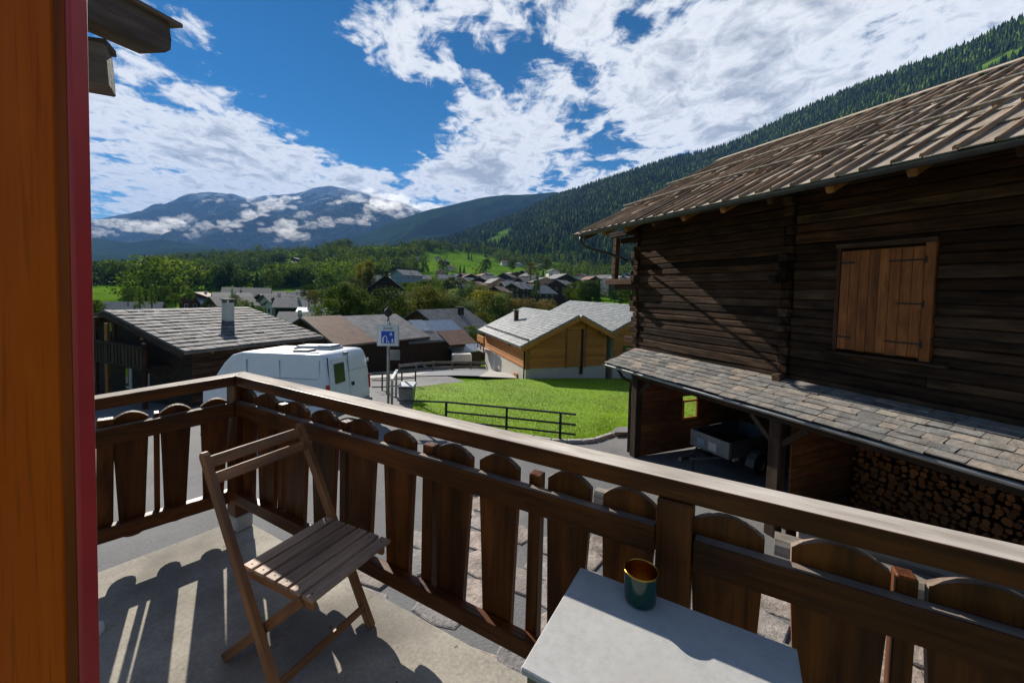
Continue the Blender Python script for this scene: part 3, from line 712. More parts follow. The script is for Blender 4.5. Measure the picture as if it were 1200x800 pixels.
# gutter (half round trough) along the eave
def trough(name, f, t0, t1, r, mat, parent, n=8):
    V = []; F = []
    for t in (t0, t1):
        for rr in (r, r-.006): V += [f(t)+M3*(rr*math.cos(math.pi*k/n))+Vector((0, 0, -rr*math.sin(math.pi*k/n))) for k in range(n+1)]
    m = n+1
    for k in range(n):
        F.append((k, k+1, 2*m+k+1, 2*m+k)); F.append((m+k, 3*m+k, 3*m+k+1, m+k+1)); F.append((k, m+k, m+k+1, k+1)); F.append((2*m+k, 2*m+k+1, 3*m+k+1, 3*m+k))
    F += [(0, 2*m, 3*m, m), (n, m+n, 3*m+n, 2*m+n)]
    return part(name, V, F, mat, parent, Matrix())
trough('gutter', lambda t: B(t, EO+.045, EZ-.015), RT0, RT1-.05, .07, m_gutter, barn)
bb = MB(); tube(bb, [B(5.95, EO+.04, EZ-.06), B(5.95, EO+.04, EZ-.24), B(5.9, EO-.12, EZ-.38), B(5.5, .34, EZ-.66), B(5.42, .2, EZ-.74)], .042, 10); bb.build('downpipe', m_gutter, barn, Matrix(), True)
for k in range(15):
    t = RT1-.35-k*.92; board('rafter', RF(t, .06+rnd.uniform(-.03, .04), -.14), RF(t, 1.5, -.14), .11, .13, m_chalet_d if k % 3 else m_house_r, barn, UN, c=.02)

# slate lean-to -----------------------------------------------------
LO, LZ, LZ1 = 1.10, -.29, .085; LL = math.hypot(LO, LZ1-LZ); LP = math.atan2(LZ1-LZ, LO)
LS = Vector((-M3.x*math.cos(LP), -M3.y*math.cos(LP), math.sin(LP))); LN = Vector((M3.x*math.sin(LP), M3.y*math.sin(LP), math.cos(LP)))
LT0, LT1 = -5.6, 5.12
def LF(t, q, h): return B(t, LO, LZ)+LS*q+LN*h
lean_ = board('lean_to_roof', LF(LT0, LL/2, -.03), LF(LT1, LL/2, -.03), LL, .035, m_post, barn, LN)
nr = 7; ex = LL/nr
for j in range(nr):
    t = LT0+rnd.uniform(0, .2)
    while t < LT1-.08:
        w = min(rnd.uniform(.2, .46)*(1.15 if j < 2 else 1), LT1-t)
        q0 = ex*j-.02+rnd.uniform(-.012, .012); q1 = min(ex*(j+1)+.07, LL)
        M_, l = frame(LF(t+w/2, q0, .030+rnd.uniform(0, .012)), LF(t+w/2, q1, .006), LN)
        hx, hy, ht = l/2, w/2-.004, rnd.uniform(.006, .010)
        V = [(sx*hx+rnd.uniform(-.012, .012), sy*hy+rnd.uniform(-.004, .003), sz*ht) for sz in (-1, 1) for sx, sy in ((-1, -1), (1, -1), (1, 1), (-1, 1))]
        part('slate', V, BOXF, m_slate, lean_, M_); t += w
board('eave_edge', LF(LT0, .02, -.065), LF(LT1, .02, -.065), .03, .05, m_post, barn, LN)
trough('lean_to_gutter', lambda t: B(t, LO+.05, LZ-.02), LT0, LT1-.02, .05, m_metal, barn)
board('eave_beam', B(LT0, .72, -.46), B(4.35, .72, -.46), .18, .17, m_post, barn, c=.01)
for k in range(14): t = LT1-.3-k*.78; board('rafter', LF(t, .08, -.09), LF(t, LL, -.09), .08, .09, m_post, barn, LN)
for t in (4.22, .50, -3.4): board('post', B(t, .70, ZG), B(t, .70, -.54), .21, .20, m_post, barn, M3, c=.012)
for t in (4.22, .50, -3.4):
    if t < 4: board('brace', B(t+.08, .71, -.95), B(t+.5, .71, -.56), .09, .08, m_post, barn, M3)
    board('brace', B(t-.08, .71, -.95), B(t-.5, .71, -.56), .09, .08, m_post, barn, M3)
bb = MB(); tube(bb, [B(4.5, LO+.03, LZ-.06), B(4.46, LO-.1, LZ-.28), B(4.40, .78, LZ-.4), B(4.40, .76, ZG+.05)], .04, 10); bb.build('downpipe', m_post, barn, Matrix(), True)
# carport walls: end wall with a window, partition, back wall
TE, TP = 4.15, .33
OBK = -4.6
wo0, wz0 = brayt(799, 490, TE); wo1, wz1 = brayt(816, 472, TE)
wz0, wz1 = min(wz0, wz1)-.0, max(wz0, wz1)+.1
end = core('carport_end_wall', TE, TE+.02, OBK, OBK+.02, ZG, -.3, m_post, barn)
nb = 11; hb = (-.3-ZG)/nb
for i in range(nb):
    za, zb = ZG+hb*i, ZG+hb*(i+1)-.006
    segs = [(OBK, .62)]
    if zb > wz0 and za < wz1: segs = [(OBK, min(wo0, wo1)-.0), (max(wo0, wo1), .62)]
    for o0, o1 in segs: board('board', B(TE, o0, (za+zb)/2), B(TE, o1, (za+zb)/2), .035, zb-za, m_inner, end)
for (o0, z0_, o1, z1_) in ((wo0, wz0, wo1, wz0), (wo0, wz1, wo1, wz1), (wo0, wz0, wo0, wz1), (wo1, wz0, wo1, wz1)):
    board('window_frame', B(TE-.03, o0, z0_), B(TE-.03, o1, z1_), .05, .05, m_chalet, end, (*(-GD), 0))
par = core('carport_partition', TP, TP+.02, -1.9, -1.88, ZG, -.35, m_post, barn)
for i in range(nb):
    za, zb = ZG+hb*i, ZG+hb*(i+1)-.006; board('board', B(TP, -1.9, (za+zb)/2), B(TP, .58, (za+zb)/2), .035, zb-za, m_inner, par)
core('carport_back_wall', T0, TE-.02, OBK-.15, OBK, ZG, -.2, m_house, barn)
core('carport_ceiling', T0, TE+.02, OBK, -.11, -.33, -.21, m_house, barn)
core('end_wall', T0-.15, T0, -9.2, .6, ZG, 3.6, m_house, barn)

# firewood -----------------------------------------------------------
FO = -1.15
fw = MB(); lathe(fw, [(0, .012), (1, 0.0), (1.0, -6.0)], 7)   # unit log along +Z, radius 1
FW = []
for kind in range(4):
    n = 7 if kind < 2 else 5; pr = [rnd.uniform(.78, 1.12) for _ in range(n)]
    if kind == 3: pr[0] *= .5; pr[1] *= .7
    V = [(pr[k]*math.cos(2*math.pi*k/n), pr[k]*math.sin(2*math.pi*k/n), 0) for k in range(n)]+[(pr[k]*math.cos(2*math.pi*k/n), pr[k]*math.sin(2*math.pi*k/n), -5.5) for k in range(n)]
    F = [tuple(range(n))]+[tuple(reversed(range(n, 2*n)))]+[(k, k+n, (k+1) % n+n, (k+1) % n) for k in range(n)]
    FW.append(mesh('firewood_log', V, F, [m_fire_end, m_fire], [0, 0]+[1]*n))
Mw = Matrix((D3, Vector((0, 0, 1)).cross(D3)*0+Vector((0, 0, 1)), M3)).transposed().to_4x4()
if Mw.determinant() < 0: Mw = Matrix((-D3, Vector((0, 0, 1)), M3)).transposed().to_4x4()
stk = MB(); cnt = 0; zz = ZG+.06; r0 = 0
while zz < -.72:
    t = TP-.1-(r0 % 2)*.06
    while t > -4.6:
        r_ = rnd.uniform(.038, .066); top = -.78-.25*math.sin((t+1.2)*1.4)-.12*(t < -1.5)
        if zz < top:
            Mm = Mw.copy(); Mm.translation = B(t-r_, FO+rnd.uniform(-.05, .05), zz+rnd.uniform(-.02, .02))
            Mm = Mm @ Matrix.Rotation(rnd.uniform(0, 6.3), 4, 'Z') @ Matrix.Diagonal((r_, r_*rnd.uniform(.75, 1.05), r_, 1))
            me = rnd.choice(FW)
            if zz > -1.72 and cnt < 300 and t > -2.75:
                o = ob('firewood_log', me, Mm); props(o, 'split firewood log in the stack under the slate lean-to', 'firewood', 'firewood stacked in the carport'); cnt += 1
            else: stk.add([v.co for v in me.vertices], [tuple(p.vertices) for p in me.polygons], 0, Mm)
        t -= r_*2.05
    zz += .1; r0 += 1
o = stk.build('firewood', [m_fire_end], None, Matrix()); props(o, 'lower rows of stacked split firewood under the slate lean-to', 'firewood', None, 'stuff')

# trailer --------------------------------------------------------------
tl = PX(810, 500, 10.2); tr_ = PX(855, 521, 9.25)
wv = Vector((tr_.x-tl.x, tr_.y-tl.y, 0)); wl = wv.length; wv.normalize(); lv = Vector((-wv.y, wv.x, 0))
if lv.x < 0: lv = -lv
zt = (tl.z+tr_.z)/2; tc_ = Vector(((tl.x+tr_.x)/2, (tl.y+tr_.y)/2, 0))
trl = thing('utility_trailer', 'small grey open box trailer parked in the barn carport', 'trailer', (tc_.x, tc_.y, ZG))
def TL(u, l, z): return tc_+wv*u+lv*l+Vector((0, 0, z))
hb_ = .40; LT = 1.9; U = wl/2
board('front_panel', TL(-U, 0, zt-hb_/2), TL(U, 0, zt-hb_/2), .03, hb_, m_metal, trl)
board('tail_panel', TL(-U, LT, zt-hb_/2), TL(U, LT, zt-hb_/2), .03, hb_, m_metal, trl)
for s in (-1, 1): board('side_panel', TL(U*s, .02, zt-hb_/2), TL(U*s, LT-.02, zt-hb_/2), .03, hb_, m_metal, trl)
board('floor', TL(0, .02, zt-hb_+.02), TL(0, LT-.02, zt-hb_+.02), U*2-.05, .03, m_post, trl)
for u in (-.2, .12): board('front_plate', TL(u-.12, -.022, zt-.24), TL(u+.1, -.022, zt-.24), .012, .2, m_paleplastic if u > 0 else m_tin_blue, trl)
bb = MB(); tube(bb, [TL(-U+.2, 0, zt-hb_-.03), TL(0, -.75, zt-hb_-.05)], .03, 8); tube(bb, [TL(U-.2, 0, zt-hb_-.03), TL(0, -.75, zt-hb_-.05)], .03, 8); bb.build('drawbar', m_metal, trl, Matrix())
bb = MB(); tube(bb, [TL(0, -.7, zt-hb_-.04), TL(0, -1.0, zt-hb_-.02)], [.04, .05], 8); tube(bb, [TL(0, -.55, zt-hb_+.1), TL(0, -.55, ZG+.1)], .025, 8); bb.build('coupling', m_iron, trl, Matrix())
for s in (-1, 1):
    wc = TL((U+.1)*s, LT*.5, ZG+.28); Mw2 = Matrix((lv, Vector((0, 0, 1)), wv)).transposed().to_4x4(); Mw2.translation = wc
    b_ = MB(); lathe(b_, [(.15, -.07), (.25, -.075), (.28, -.05), (.28, .05), (.25, .075), (.15, .07)], 20); w_ = b_.build('wheel', m_black, trl, Mw2, True)
    b_ = MB(); lathe(b_, [(0, .03), (.06, .05), (.14, .05), (.152, .07)], 16); lathe(b_, [(.152, -.07), (.14, -.05), (0, -.04)], 16); b_.build('rim', m_metal, w_, Mw2)
    bb = MB(); 
    for k in range(6):
        a0, a1 = math.pi*k/6, math.pi*(k+1)/6
        bboard(bb, wc+lv*math.cos(a0)*.34+Vector((0, 0, math.sin(a0)*.34)), wc+lv*math.cos(a1)*.34+Vector((0, 0, math.sin(a1)*.34)), .2, .01, lv*math.cos((a0+a1)/2)+Vector((0, 0, math.sin((a0+a1)/2))))
    bb.build('mudguard', m_bin, trl, Matrix())
bb = MB(); tube(bb, [TL(-U-.1, LT*.5, ZG+.28), TL(U+.1, LT*.5, ZG+.28)], .03, 8); bb.build('axle', m_iron, trl, Matrix())
board('side_lamp', TL(U+.02, .12, zt-hb_-.02), TL(U+.02, .3, zt-hb_-.02), .03, .06, m_wallpale, trl)

# timbers and paving below the balcony -----------------------------------
def timber(x0, y0, x1, y1, zt_, w, h, label):
    p0, p1 = PZ(x0, y0, zt_), PZ(x1, y1, zt_)
    r_ = thing('timber', label, 'timber', (p0.x, p0.y, ZG)); d_ = (p1-p0).normalized(); p0 = Vector((p0.x, p0.y, zt_-h/2)); p1 = Vector((p1.x, p1.y, zt_-h/2))
    M_, l = frame(p0, p1); poly = [(-w/2, -h/2), (w/2, -h/2), (w/2, h*.25), (w*.3, h/2), (-w*.3, h/2), (-w/2, h*.25)]
    V = [(sx*l/2, y, zz) for sx in (-1, 1) for y, zz in poly]; F = [tuple(range(6)), tuple(range(6, 12))]+[(k, k+6, (k+1) % 6+6, (k+1) % 6) for k in range(6)]
    part('beam', V, convex_fix(V, F), m_greytimber, r_, M_)
    for f in (.12, .88):
        q = p0.lerp(p1, f); q0 = Vector((q.x, q.y, ZG-.02)); q1 = Vector((q.x, q.y, zt_-h+.01))
        if q1.z-q0.z > .03: board('block', q0, q1, w*.9, .3, m_post, r_, d_)
timber(908, 626, 1330, 752, -2.18, .42, .22, 'silver grey squared timber on blocks nearest the balcony railing')
timber(935, 617, 1330, 718, -2.10, .26, .30, 'thin grey timber lying behind the wide squared one')
timber(975, 620, 1330, 702, -2.02, .24, .38, 'grey timber nearest the firewood stack')
timber(699, 572, 800, 603, -2.30, .30, .28, 'short weathered timber stub lying on the street before the carport')
pav = sheet('paving', ([Q(-1.9, 1.5, 0), Q(7, 1.5, 0)], [Q(-1.4, 6.7, 0), Q(2.2, 6.7, 0)]), .02, m_asph, 'broken paving strip along the barn', 20, 20)
ns, no = 13, 10
for i in range(ns):
    for j in range(no):
        cs = -1.7+i*.62+(j % 2)*.25; co = 1.75+j*.5
        if rnd.random() < .12: continue
        p = Q(cs, co, 0)
        if (Vector((p.x, p.y))-Vector(tuple(GW+GM*1.0))).dot(Vector(tuple(GM))) < -.35: continue
        n = rnd.choice((5, 6, 7)); rx, ry = rnd.uniform(.33, .39), rnd.uniform(.26, .31); ang = rnd.uniform(0, 6)
        ring = [(rx*math.copysign(abs(math.cos(2*math.pi*k/n+.3))**.6, math.cos(2*math.pi*k/n+.3))*rnd.uniform(.85, 1.08), ry*math.copysign(abs(math.sin(2*math.pi*k/n+.3))**.6, math.sin(2*math.pi*k/n+.3))*rnd.uniform(.85, 1.08)) for k in range(n)]
        hgt = rnd.uniform(.035, .05)
        V = [(x, y, 0) for x, y in ring]+[(x, y, hgt-.01) for x, y in ring]+[(x*.93, y*.93, hgt+rnd.uniform(-.006, .006)) for x, y in ring]
        F = [tuple(range(2*n, 3*n))]+[(k, (k+1) % n, (k+1) % n+n, k+n) for k in range(n)]+[(k+n, (k+1) % n+n, (k+1) % n+2*n, k+2*n) for k in range(n)]
        Mp = Matrix((A3, N3, Vector((0, 0, 1)))).transposed().to_4x4(); Mp.translation = (p.x, p.y, ground_z(p.x, p.y))
        part('flagstone', V, convex_fix(V, F), m_flag, pav, Mp)

# ------------------------------------------------------------------ lawn with grass
lawn_near = [PZ(484, 476, -2.75), PZ(540, 492, -2.75), PZ(600, 508, -2.7), PZ(650, 517, -2.68), PZ(692, 516, -2.66), PZ(716, 507, -2.68), PZ(752, 501, -2.7), PZ(830, 490, -2.7)]
lawn_far = [(-5.0, 20.6), (-1.6, 23.2), (.6, 24.2), (3.2, 24.8), (6.0, 25.6), (9, 26.5), (13, 27), (17, 27)]
lawn = sheet('lawn', (lawn_near, lawn_far), .06, m_lawn, 'bright green lawn sloping down to the honey coloured chalet', 40, 40)
def lawn_pt(u, v):
    A = np.array([p[:2] for p in lawn_near]); Bq = np.array(lawn_far); k = np.linspace(0, 1, len(A))
    a = np.array([np.interp(u, k, A[:, 0]), np.interp(u, k, A[:, 1])]); b = np.array([np.interp(u, k, Bq[:, 0]), np.interp(u, k, Bq[:, 1])])
    return a*(1-v)+b*v
def tri_cloud(name, V, mat, label, kind='stuff', parent=None):
    """V: (n,3,3) separate triangles"""
    n = len(V); me = bpy.data.meshes.new(name); me.vertices.add(3*n); me.vertices.foreach_set('co', V.reshape(-1).astype(np.float32))
    me.loops.add(3*n); me.loops.foreach_set('vertex_index', np.arange(3*n, dtype=np.int32)); me.polygons.add(n)
    me.polygons.foreach_set('loop_start', np.arange(0, 3*n, 3, dtype=np.int32)); me.polygons.foreach_set('loop_total', np.full(n, 3, np.int32)); me.materials.append(mat); me.update()
    o = ob(name, me, None, parent); 
    if label: props(o, label, None, None, kind)
    return o
nb_ = 60000; T_ = np.zeros((nb_, 3, 3)); uu = nrg.random(nb_); vv = nrg.random(nb_)**1.35
for i in range(nb_):
    p = lawn_pt(uu[i]*.985+.003, vv[i]*1.0)+nrg.normal(size=2)*.05; z = ground_z(p[0], p[1])+.055; a = nrg.random()*6.28; w = .006+.006*nrg.random(); h = .03+.03*nrg.random()
    dx, dy = math.cos(a)*w, math.sin(a)*w
    T_[i] = ((p[0]-dx, p[1]-dy, z), (p[0]+dx, p[1]+dy, z), (p[0]+nrg.normal()*.03, p[1]+nrg.normal()*.03, z+h))
tri_cloud('grass', T_, m_blade, 'short bright grass blades covering the lawn')
patch = sheet('tar_patch', ([PZ(716, 508.5, -2.66), PZ(748, 508, -2.66)], [PZ(722, 501, -2.68), PZ(748, 499.5, -2.68)]), .14, m_asph, 'dark tar patch at the lawn corner', 4, 4)

# kerb between street and lawn
kerb = MB()
for i in range(14):
    u0, u1 = i/14*.84, (i+1)/14*.84-.004; a, b = lawn_pt(u0, 0), lawn_pt(u1, 0); za, zb = ground_z(*a), ground_z(*b)
    bboard(kerb, (a[0], a[1]-.06, za+.04), (b[0], b[1]-.06, zb+.04), .12, .12, (0, 0, 1), 0, .01)
k_ = kerb.build('kerb', m_pale, None, Matrix()); props(k_, 'pale kerb stones along the lawn edge', None, None, 'structure')

# field fence -----------------------------------------------------------
ff = thing('field_fence', 'dark three rail metal fence along the front of the lawn', 'fence', PZ(594, 505, -2.7))
fpts = []
for x, yt in ((466, 468.3), (523, 470.5), (594, 477.0), (657, 483.2)):
    p = PZ(x, yt, -1.83); fpts.append(p)
for p in fpts[1:]: board('post', Vector((p.x, p.y, ground_z(p.x, p.y)-.1)), p+Vector((0, 0, -.02)), .07, .07, m_iron, ff, (0, 1, 0), c=.004)
endp = PZ(675, 485, -1.83)
lst = fpts+[endp]
for dz in (0, -.30, -.58):
    for i in range(len(lst)-1):
        if dz == 0 or i > 0:
            board('rail', lst[i]+Vector((0, -.045, dz)), lst[i+1]+Vector((0, -.045, dz)), .03, .055, m_iron if dz else m_gutter, ff, c=.004)

# ------------------------------------------------------------------ van
VY = 12.3; vn = PX(387, 416, VY); th = R(17)
vr = Vector((math.sin(th), math.cos(th), 0)); vs = Vector((-math.cos(th), math.sin(th), 0))
VZ = ground_z(vn.x, vn.y)+.0; VH = vn.z-VZ; VWD = 2.05; VL = 5.4
Mv = Matrix((vs, -vr, Vector((0, 0, 1)))).transposed().to_4x4(); Mv.translation = Vector((vn.x, vn.y, VZ))
# local: x forward (to the front), y from near side: 0 .. -VWD away, z up ; pitched down the street
Mv = Mv @ Matrix.Rotation(R(3.2), 4, 'Y')
van = thing('parked_van', 'tall white panel van parked beside the balcony', 'van', M=Mv)
prof = [(0.0, .42), (0.0, 1.0), (.03, 1.55), (.09, 2.1), (.17, VH-.10), (.27, VH-.02), (.45, VH), (3.6, VH+.03), (4.0, VH-.06), (4.35, VH-.35), (4.85, 1.45), (5.35, 1.15), (5.4, .45)]
secs = [(-.012, .00), (-.05, .02), (-.12, .05), (-.17, .10)]
bm = bmesh.new(); rings = []
yc = -VWD/2
def vring(y, inset):
    out = []
    for x, z in prof:
        k = max(0, (z-1.25))/(VH-1.25); yy = yc+(y-yc)*(1-.075*k*k)
        out.append(bm.verts.new((x+inset*(1 if x < 2 else -1), yy, z-(inset*.55 if z > VH-.5 else 0))))
    return out
ysn = [(0, .055), (-.03, .02), (-.09, 0.0), (-.5, -.0), (-1.55, 0.0), (-VWD+.09, 0.0), (-VWD+.03, .02), (-VWD, .055)]
for y, ins in ysn: rings.append(vring(y, ins))
n = len(prof)
for i in range(len(rings)-1):
    for k in range(n): bm.faces.new((rings[i][k], rings[i][(k+1) % n], rings[i+1][(k+1) % n], rings[i+1][k]))
bm.faces.new(rings[0]); bm.faces.new(list(reversed(rings[-1])))
bmesh.ops.recalc_face_normals(bm, faces=bm.faces)
me = bpy.data.meshes.new('body'); bm.to_mesh(me); bm.free(); me.materials.append(m_white)
for p in me.polygons: p.use_smooth = len(p.vertices) == 4
body = ob('body', me, Mv, van)
def vbox(name, x0, x1, y0, y1, z0, z1, mat, parent=None, c=.008, rot=None):
    V, F = cbox(abs(x1-x0), abs(y1-y0), z1-z0, c); Mx = Mv @ Matrix.Translation(((x0+x1)/2, (y0+y1)/2, (z0+z1)/2))
    if rot is not None: Mx = Mx @ Matrix.Rotation(rot, 4, 'Y')
    return part(name, V, F, mat, parent or van, Mx)
tilt = R(4)
m_seam = plain('panel_seam', (.30, .31, .33), .6); m_white2 = plain('white_trim', (.70, .72, .74), .4)
# rear doors: window in a raised surround, seams, handle, lamps, bumper
vbox('window_surround', .035, .075, -.30, -.88, 1.38, 2.22, m_white, None, .03, tilt)
rw = vbox('rear_window', .018, .06, -.33, -.80, 1.42, 2.06, m_glass, None, .02, tilt)
vbox('door_seam', .012, .05, -1.0, -1.012, .5, 2.3, m_seam, None, .002, R(2.6))
vbox('door_seam', .04, .06, -1.02, -1.98, 1.72, 1.732, m_seam, None, .002); vbox('door_seam', .01, .03, -1.02, -1.98, 1.05, 1.06, m_seam, None, .002)
vbox('door_handle', -.02, .03, -1.09, -1.22, 1.22, 1.34, m_black, None, .01)
vbox('tail_lamp', -.012, .09, -1.985, -2.06, .95, 1.45, m_redlens, None, .01); vbox('tail_lamp', -.012, .09, .012, -.07, .95, 1.45, m_redlens, None, .01)
vbox('door_seam', .02, .06, -.10, -.108, .6, 2.3, m_black, None, .002, R(2.6)); vbox('rear_gasket', -.004, .02, -.08, -1.98, .66, .675, m_black, None, .002)
vbox('side_moulding', .5, 4.0, .016, -.03, .78, .9, m_bin, None, .01)
vbox('number_plate', -.012, .02, -1.25, -1.75, .72, .84, m_signwhite, None, .004)
for z_ in (.75, 1.9): vbox('door_hinge', -.012, .04, -1.93, -2.0, z_, z_+.12, m_white2, None, .006)
vbox('fuel_flap', .36, .56, .012, -.02, 1.0, 1.2, m_seam, None, .004)
vbox('rear_bumper', -.10, .15, .0, -VWD, .38, .62, m_bin, None, .04)
vbox('roof_lamp', .10, .2, -.94, -1.1, VH-.11, VH-.05, m_bin, None, .01)
# side: panel seams and swages, roof edge rail
for x in (.32, 1.9, 3.3): vbox('panel_seam', x, x+.01, .004-.075*.4, .0-.09, .6, 2.2, m_seam, None, .002)
for z_, y_ in ((1.62, -.012), (1.12, .004)): vbox('body_swage', .4, 3.2, y_+.008, y_-.05, z_, z_+.012, m_seam, None, .003)
# roof: hatch dome, air vent, side rail
vbox('roof_rail', .5, 3.6, -.22, -.25, VH+.0, VH+.035, m_white2, None, .01)
vbox('roof_vent', 1.15, 1.75, -.42, -.82, VH+.005, VH+.075, m_bin, None, .02)
hd = vbox('roof_hatch', .72, 2.3, -1.0, -1.62, VH+.0, VH+.09, m_paleplastic, None, .03)
vbox('hatch_lid', .78, 1.3, -1.05, -1.57, VH+.088, VH+.15, m_tin_blue, hd, .03); vbox('hatch_lid', 1.35, 2.24, -1.05, -1.57, VH+.088, VH+.14, m_paleplastic, hd, .03)
#vbox('side_window', 4.05, 4.75, .012, -.06, 1.35, 1.95, m_glass, None, .02)
for x in (.95, 4.45):
    for y in (-.14, -VWD+.14):
        Mw2 = Mv @ Matrix.Translation((x, y, .34)) @ Matrix.Rotation(math.pi/2, 4, 'X')
        b_ = MB(); lathe(b_, [(.18, -.10), (.30, -.11), (.34, -.08), (.34, .08), (.30, .11), (.18, .10)], 24); w_ = b_.build('wheel', m_black, van, Mw2, True)
        b_ = MB(); lathe(b_, [(0, .06), (.05, .09), (.15, .07), (.19, .10)], 20); lathe(b_, [(.19, -.10), (.15, -.07), (.05, -.09), (0, -.06)], 20); b_.build('rim', m_metal, w_, Mw2)

# ------------------------------------------------------------------ street furniture
sp = PX(455, 470, 14.9); gz = ground_z(sp.x, sp.y)
sg = thing('traffic_sign', 'white framed blue traffic sign on a grey pole beside the van', 'sign', (sp.x, sp.y, gz))
ptop = PX(455, 378, 14.9)
bb = MB(); tube(bb, [(sp.x, sp.y, gz-.1), (sp.x, sp.y, ptop.z+.02)], .045, 10); bb.build('pole', m_metal, sg, Matrix(), True)
c0 = PX(442, 405, 14.8); c1 = PX(468, 380.5, 14.8); sx0, sx1, sz0, sz1 = c0.x, c1.x, min(c0.z, c1.z), max(c0.z, c1.z); yy = 14.78
def sbox(name, x0, x1, z0, z1, y, t, mat, par=None, c=.004):
    V, F = cbox(x1-x0, t, z1-z0, c); return part(name, V, F, mat, par or sg, Matrix.Translation(((x0+x1)/2, y, (z0+z1)/2)))
pan = sbox('panel', sx0, sx1, sz0, sz1, yy, .05, m_paleplastic, None, .015)
sbox('face', sx0+.035, sx1-.035, sz0+.035, sz1-.035, yy-.027, .008, m_signwhite, pan)
W_, H_ = sx1-sx0, sz1-sz0
bx0, bx1, bz0, bz1 = sx0+W_*.20, sx1-W_*.2, sz0+H_*.13, sz1-H_*.30
blu = sbox('blue_field', bx0, bx1, bz0, bz1, yy-.034, .008, m_signblue, pan, .002)
def sfig(poly):
    V = [(bx0+(bx1-bx0)*x, yy-.0395-d, bz0+(bz1-bz0)*z) for d in (0, .004) for x, z in poly]; n = len(poly)
    part('pictogram', V, convex_fix(V, [tuple(range(n)), tuple(range(n, 2*n))]+[(k, k+n, (k+1) % n+n, (k+1) % n) for k in range(n)]), m_signwhite, blu, Matrix())
sfig([(.08, .05), (.2, .05), (.2, .45), (.08, .42)]); sfig([(.08, .42), (.2, .45), (.34, .62), (.26, .66)]); sfig([(.26, .66), (.36, .62), (.46, .5), (.44, .42)]); sfig([(.38, .08), (.46, .08), (.46, .44), (.4, .44)])
sfig([(.62, .66), (.86, .66), (.74, .95)]); sfig([(.78, .06), (.94, .06), (.9, .42), (.8, .36)]); sfig([(.52, .06), (.62, .06), (.6, .2), (.53, .2)])
cu = bpy.data.curves.new('lettering', 'FONT'); cu.body = 'ZONE'; cu.size = H_*.16; cu.align_x = 'CENTER'; cu.extrude = .002
to = bpy.data.objects.new('lettering_tmp', cu); link(to); dg = bpy.context.evaluated_depsgraph_get(); tm = bpy.data.meshes.new_from_object(to.evaluated_get(dg)); bpy.data.objects.remove(to); tm.materials.clear(); tm.materials.append(m_dark)
ob('lettering', tm, Matrix.Translation(((sx0+sx1)/2, yy-.034, sz1-H_*.225)) @ Matrix.Rotation(math.pi/2, 4, 'X'), pan)
V, F = cbox(.5, .02, .38, .01); part('back_plate', V, F, m_metal, sg, Matrix.Translation(PX(461, 416, 15.1)))
# lamp behind the sign
lp = PX(454, 460, 19); lz = ground_z(lp.x, lp.y)
lt = thing('street_lamp', 'slim street lamp with dark globe head rising behind the traffic sign', 'street lamp', (lp.x, lp.y, lz)); ht = PX(455, 366, 19)
bb = MB(); tube(bb, [(lp.x, lp.y, lz-.1), (lp.x, lp.y, ht.z-.4), (ht.x, ht.y, ht.z-.1)], [.06, .05, .045], 10); bb.build('pole', m_metal, lt, Matrix(), True)
b_ = MB(); lathe(b_, [(0, -.2), (.1, -.18), (.18, -.08), (.2, .02), (.15, .14), (.05, .2), (.03, .28), (0, .3)], 16); b_.build('lamp_head', m_iron, lt, Matrix.Translation(ht), True)
# handrail, bin
h0 = PX(459, 445, 15.6); h1 = PX(465, 434, 18.5)
hr = thing('handrail', 'pale grey sloping handrail on posts beside the sign pole', 'handrail', (h0.x, h0.y, ground_z(h0.x, h0.y)))
board('rail', h0, h1, .12, .09, m_paleplastic, hr)
for p in (h0.lerp(h1, .08), h0.lerp(h1, .9)): board('post', Vector((p.x, p.y, ground_z(p.x, p.y)-.1)), p-Vector((0, 0, .045)), .08, .08, m_metal, hr, (0, 1, 0))
bp = PX(477, 470, 16.8); bz = ground_z(bp.x, bp.y)
bn = thing('rubbish_bin', 'dark grey rubbish bin with pale lid at the lawn corner', 'bin', (bp.x, bp.y, bz))
btop = PX(477, 449, 16.8).z
V = [(sx*.30*k, sy*.28*k, z) for z, k in ((0, .85), (btop-bz-.12, 1.0)) for sx, sy in ((-1, -1), (1, -1), (1, 1), (-1, 1))]; part('body', V, BOXF, m_bin, bn, Matrix.Translation((bp.x, bp.y, bz)))
V, F = cbox(.68, .62, .10, .03); part('lid', V, F, m_paleplastic, bn, Matrix.Translation((bp.x, bp.y, btop-.07)) @ Matrix.Rotation(R(6), 4, 'X'))
bb = MB(); tube(bb, [(bp.x-.28, bp.y-.33, btop-.12), (bp.x+.28, bp.y-.33, btop-.12)], .03, 8); bb.build('grip_bar', m_iron, bn, Matrix())
# street fence of grey tubes
sf = thing('tube_fence', 'grey tube railing with three bars across the lower street', 'fence', PX(465, 458, 20.5))
prs = [PX(x, y, Y) for x, y, Y in ((436, 437.5, 20), (448, 437.8, 20.2), (471, 436, 20.6), (487, 435, 20.9))]
for p in prs[1:]: 
    bb = MB(); tube(bb, [Vector((p.x, p.y, p.z-1.1)), p], .04, 8); bb.build('post', m_gutter, sf, Matrix())
for dz in (0, -.34, -.68):
    bb = MB(); tube(bb, [p+Vector((0, 0, dz)) for p in prs], .03 if dz else .045, 8); bb.build('bar', m_gutter, sf, Matrix())
wf = thing('plank_fence', 'weathered wooden plank fence behind the car park', 'fence', PX(535, 436, 33))
wp = [PX(x, y, Y) for x, y, Y in ((468, 427.5, 30), (488, 426, 31), (508, 424, 32), (530, 423.6, 32.5), (552, 423.6, 33), (574, 424.5, 33.5))]
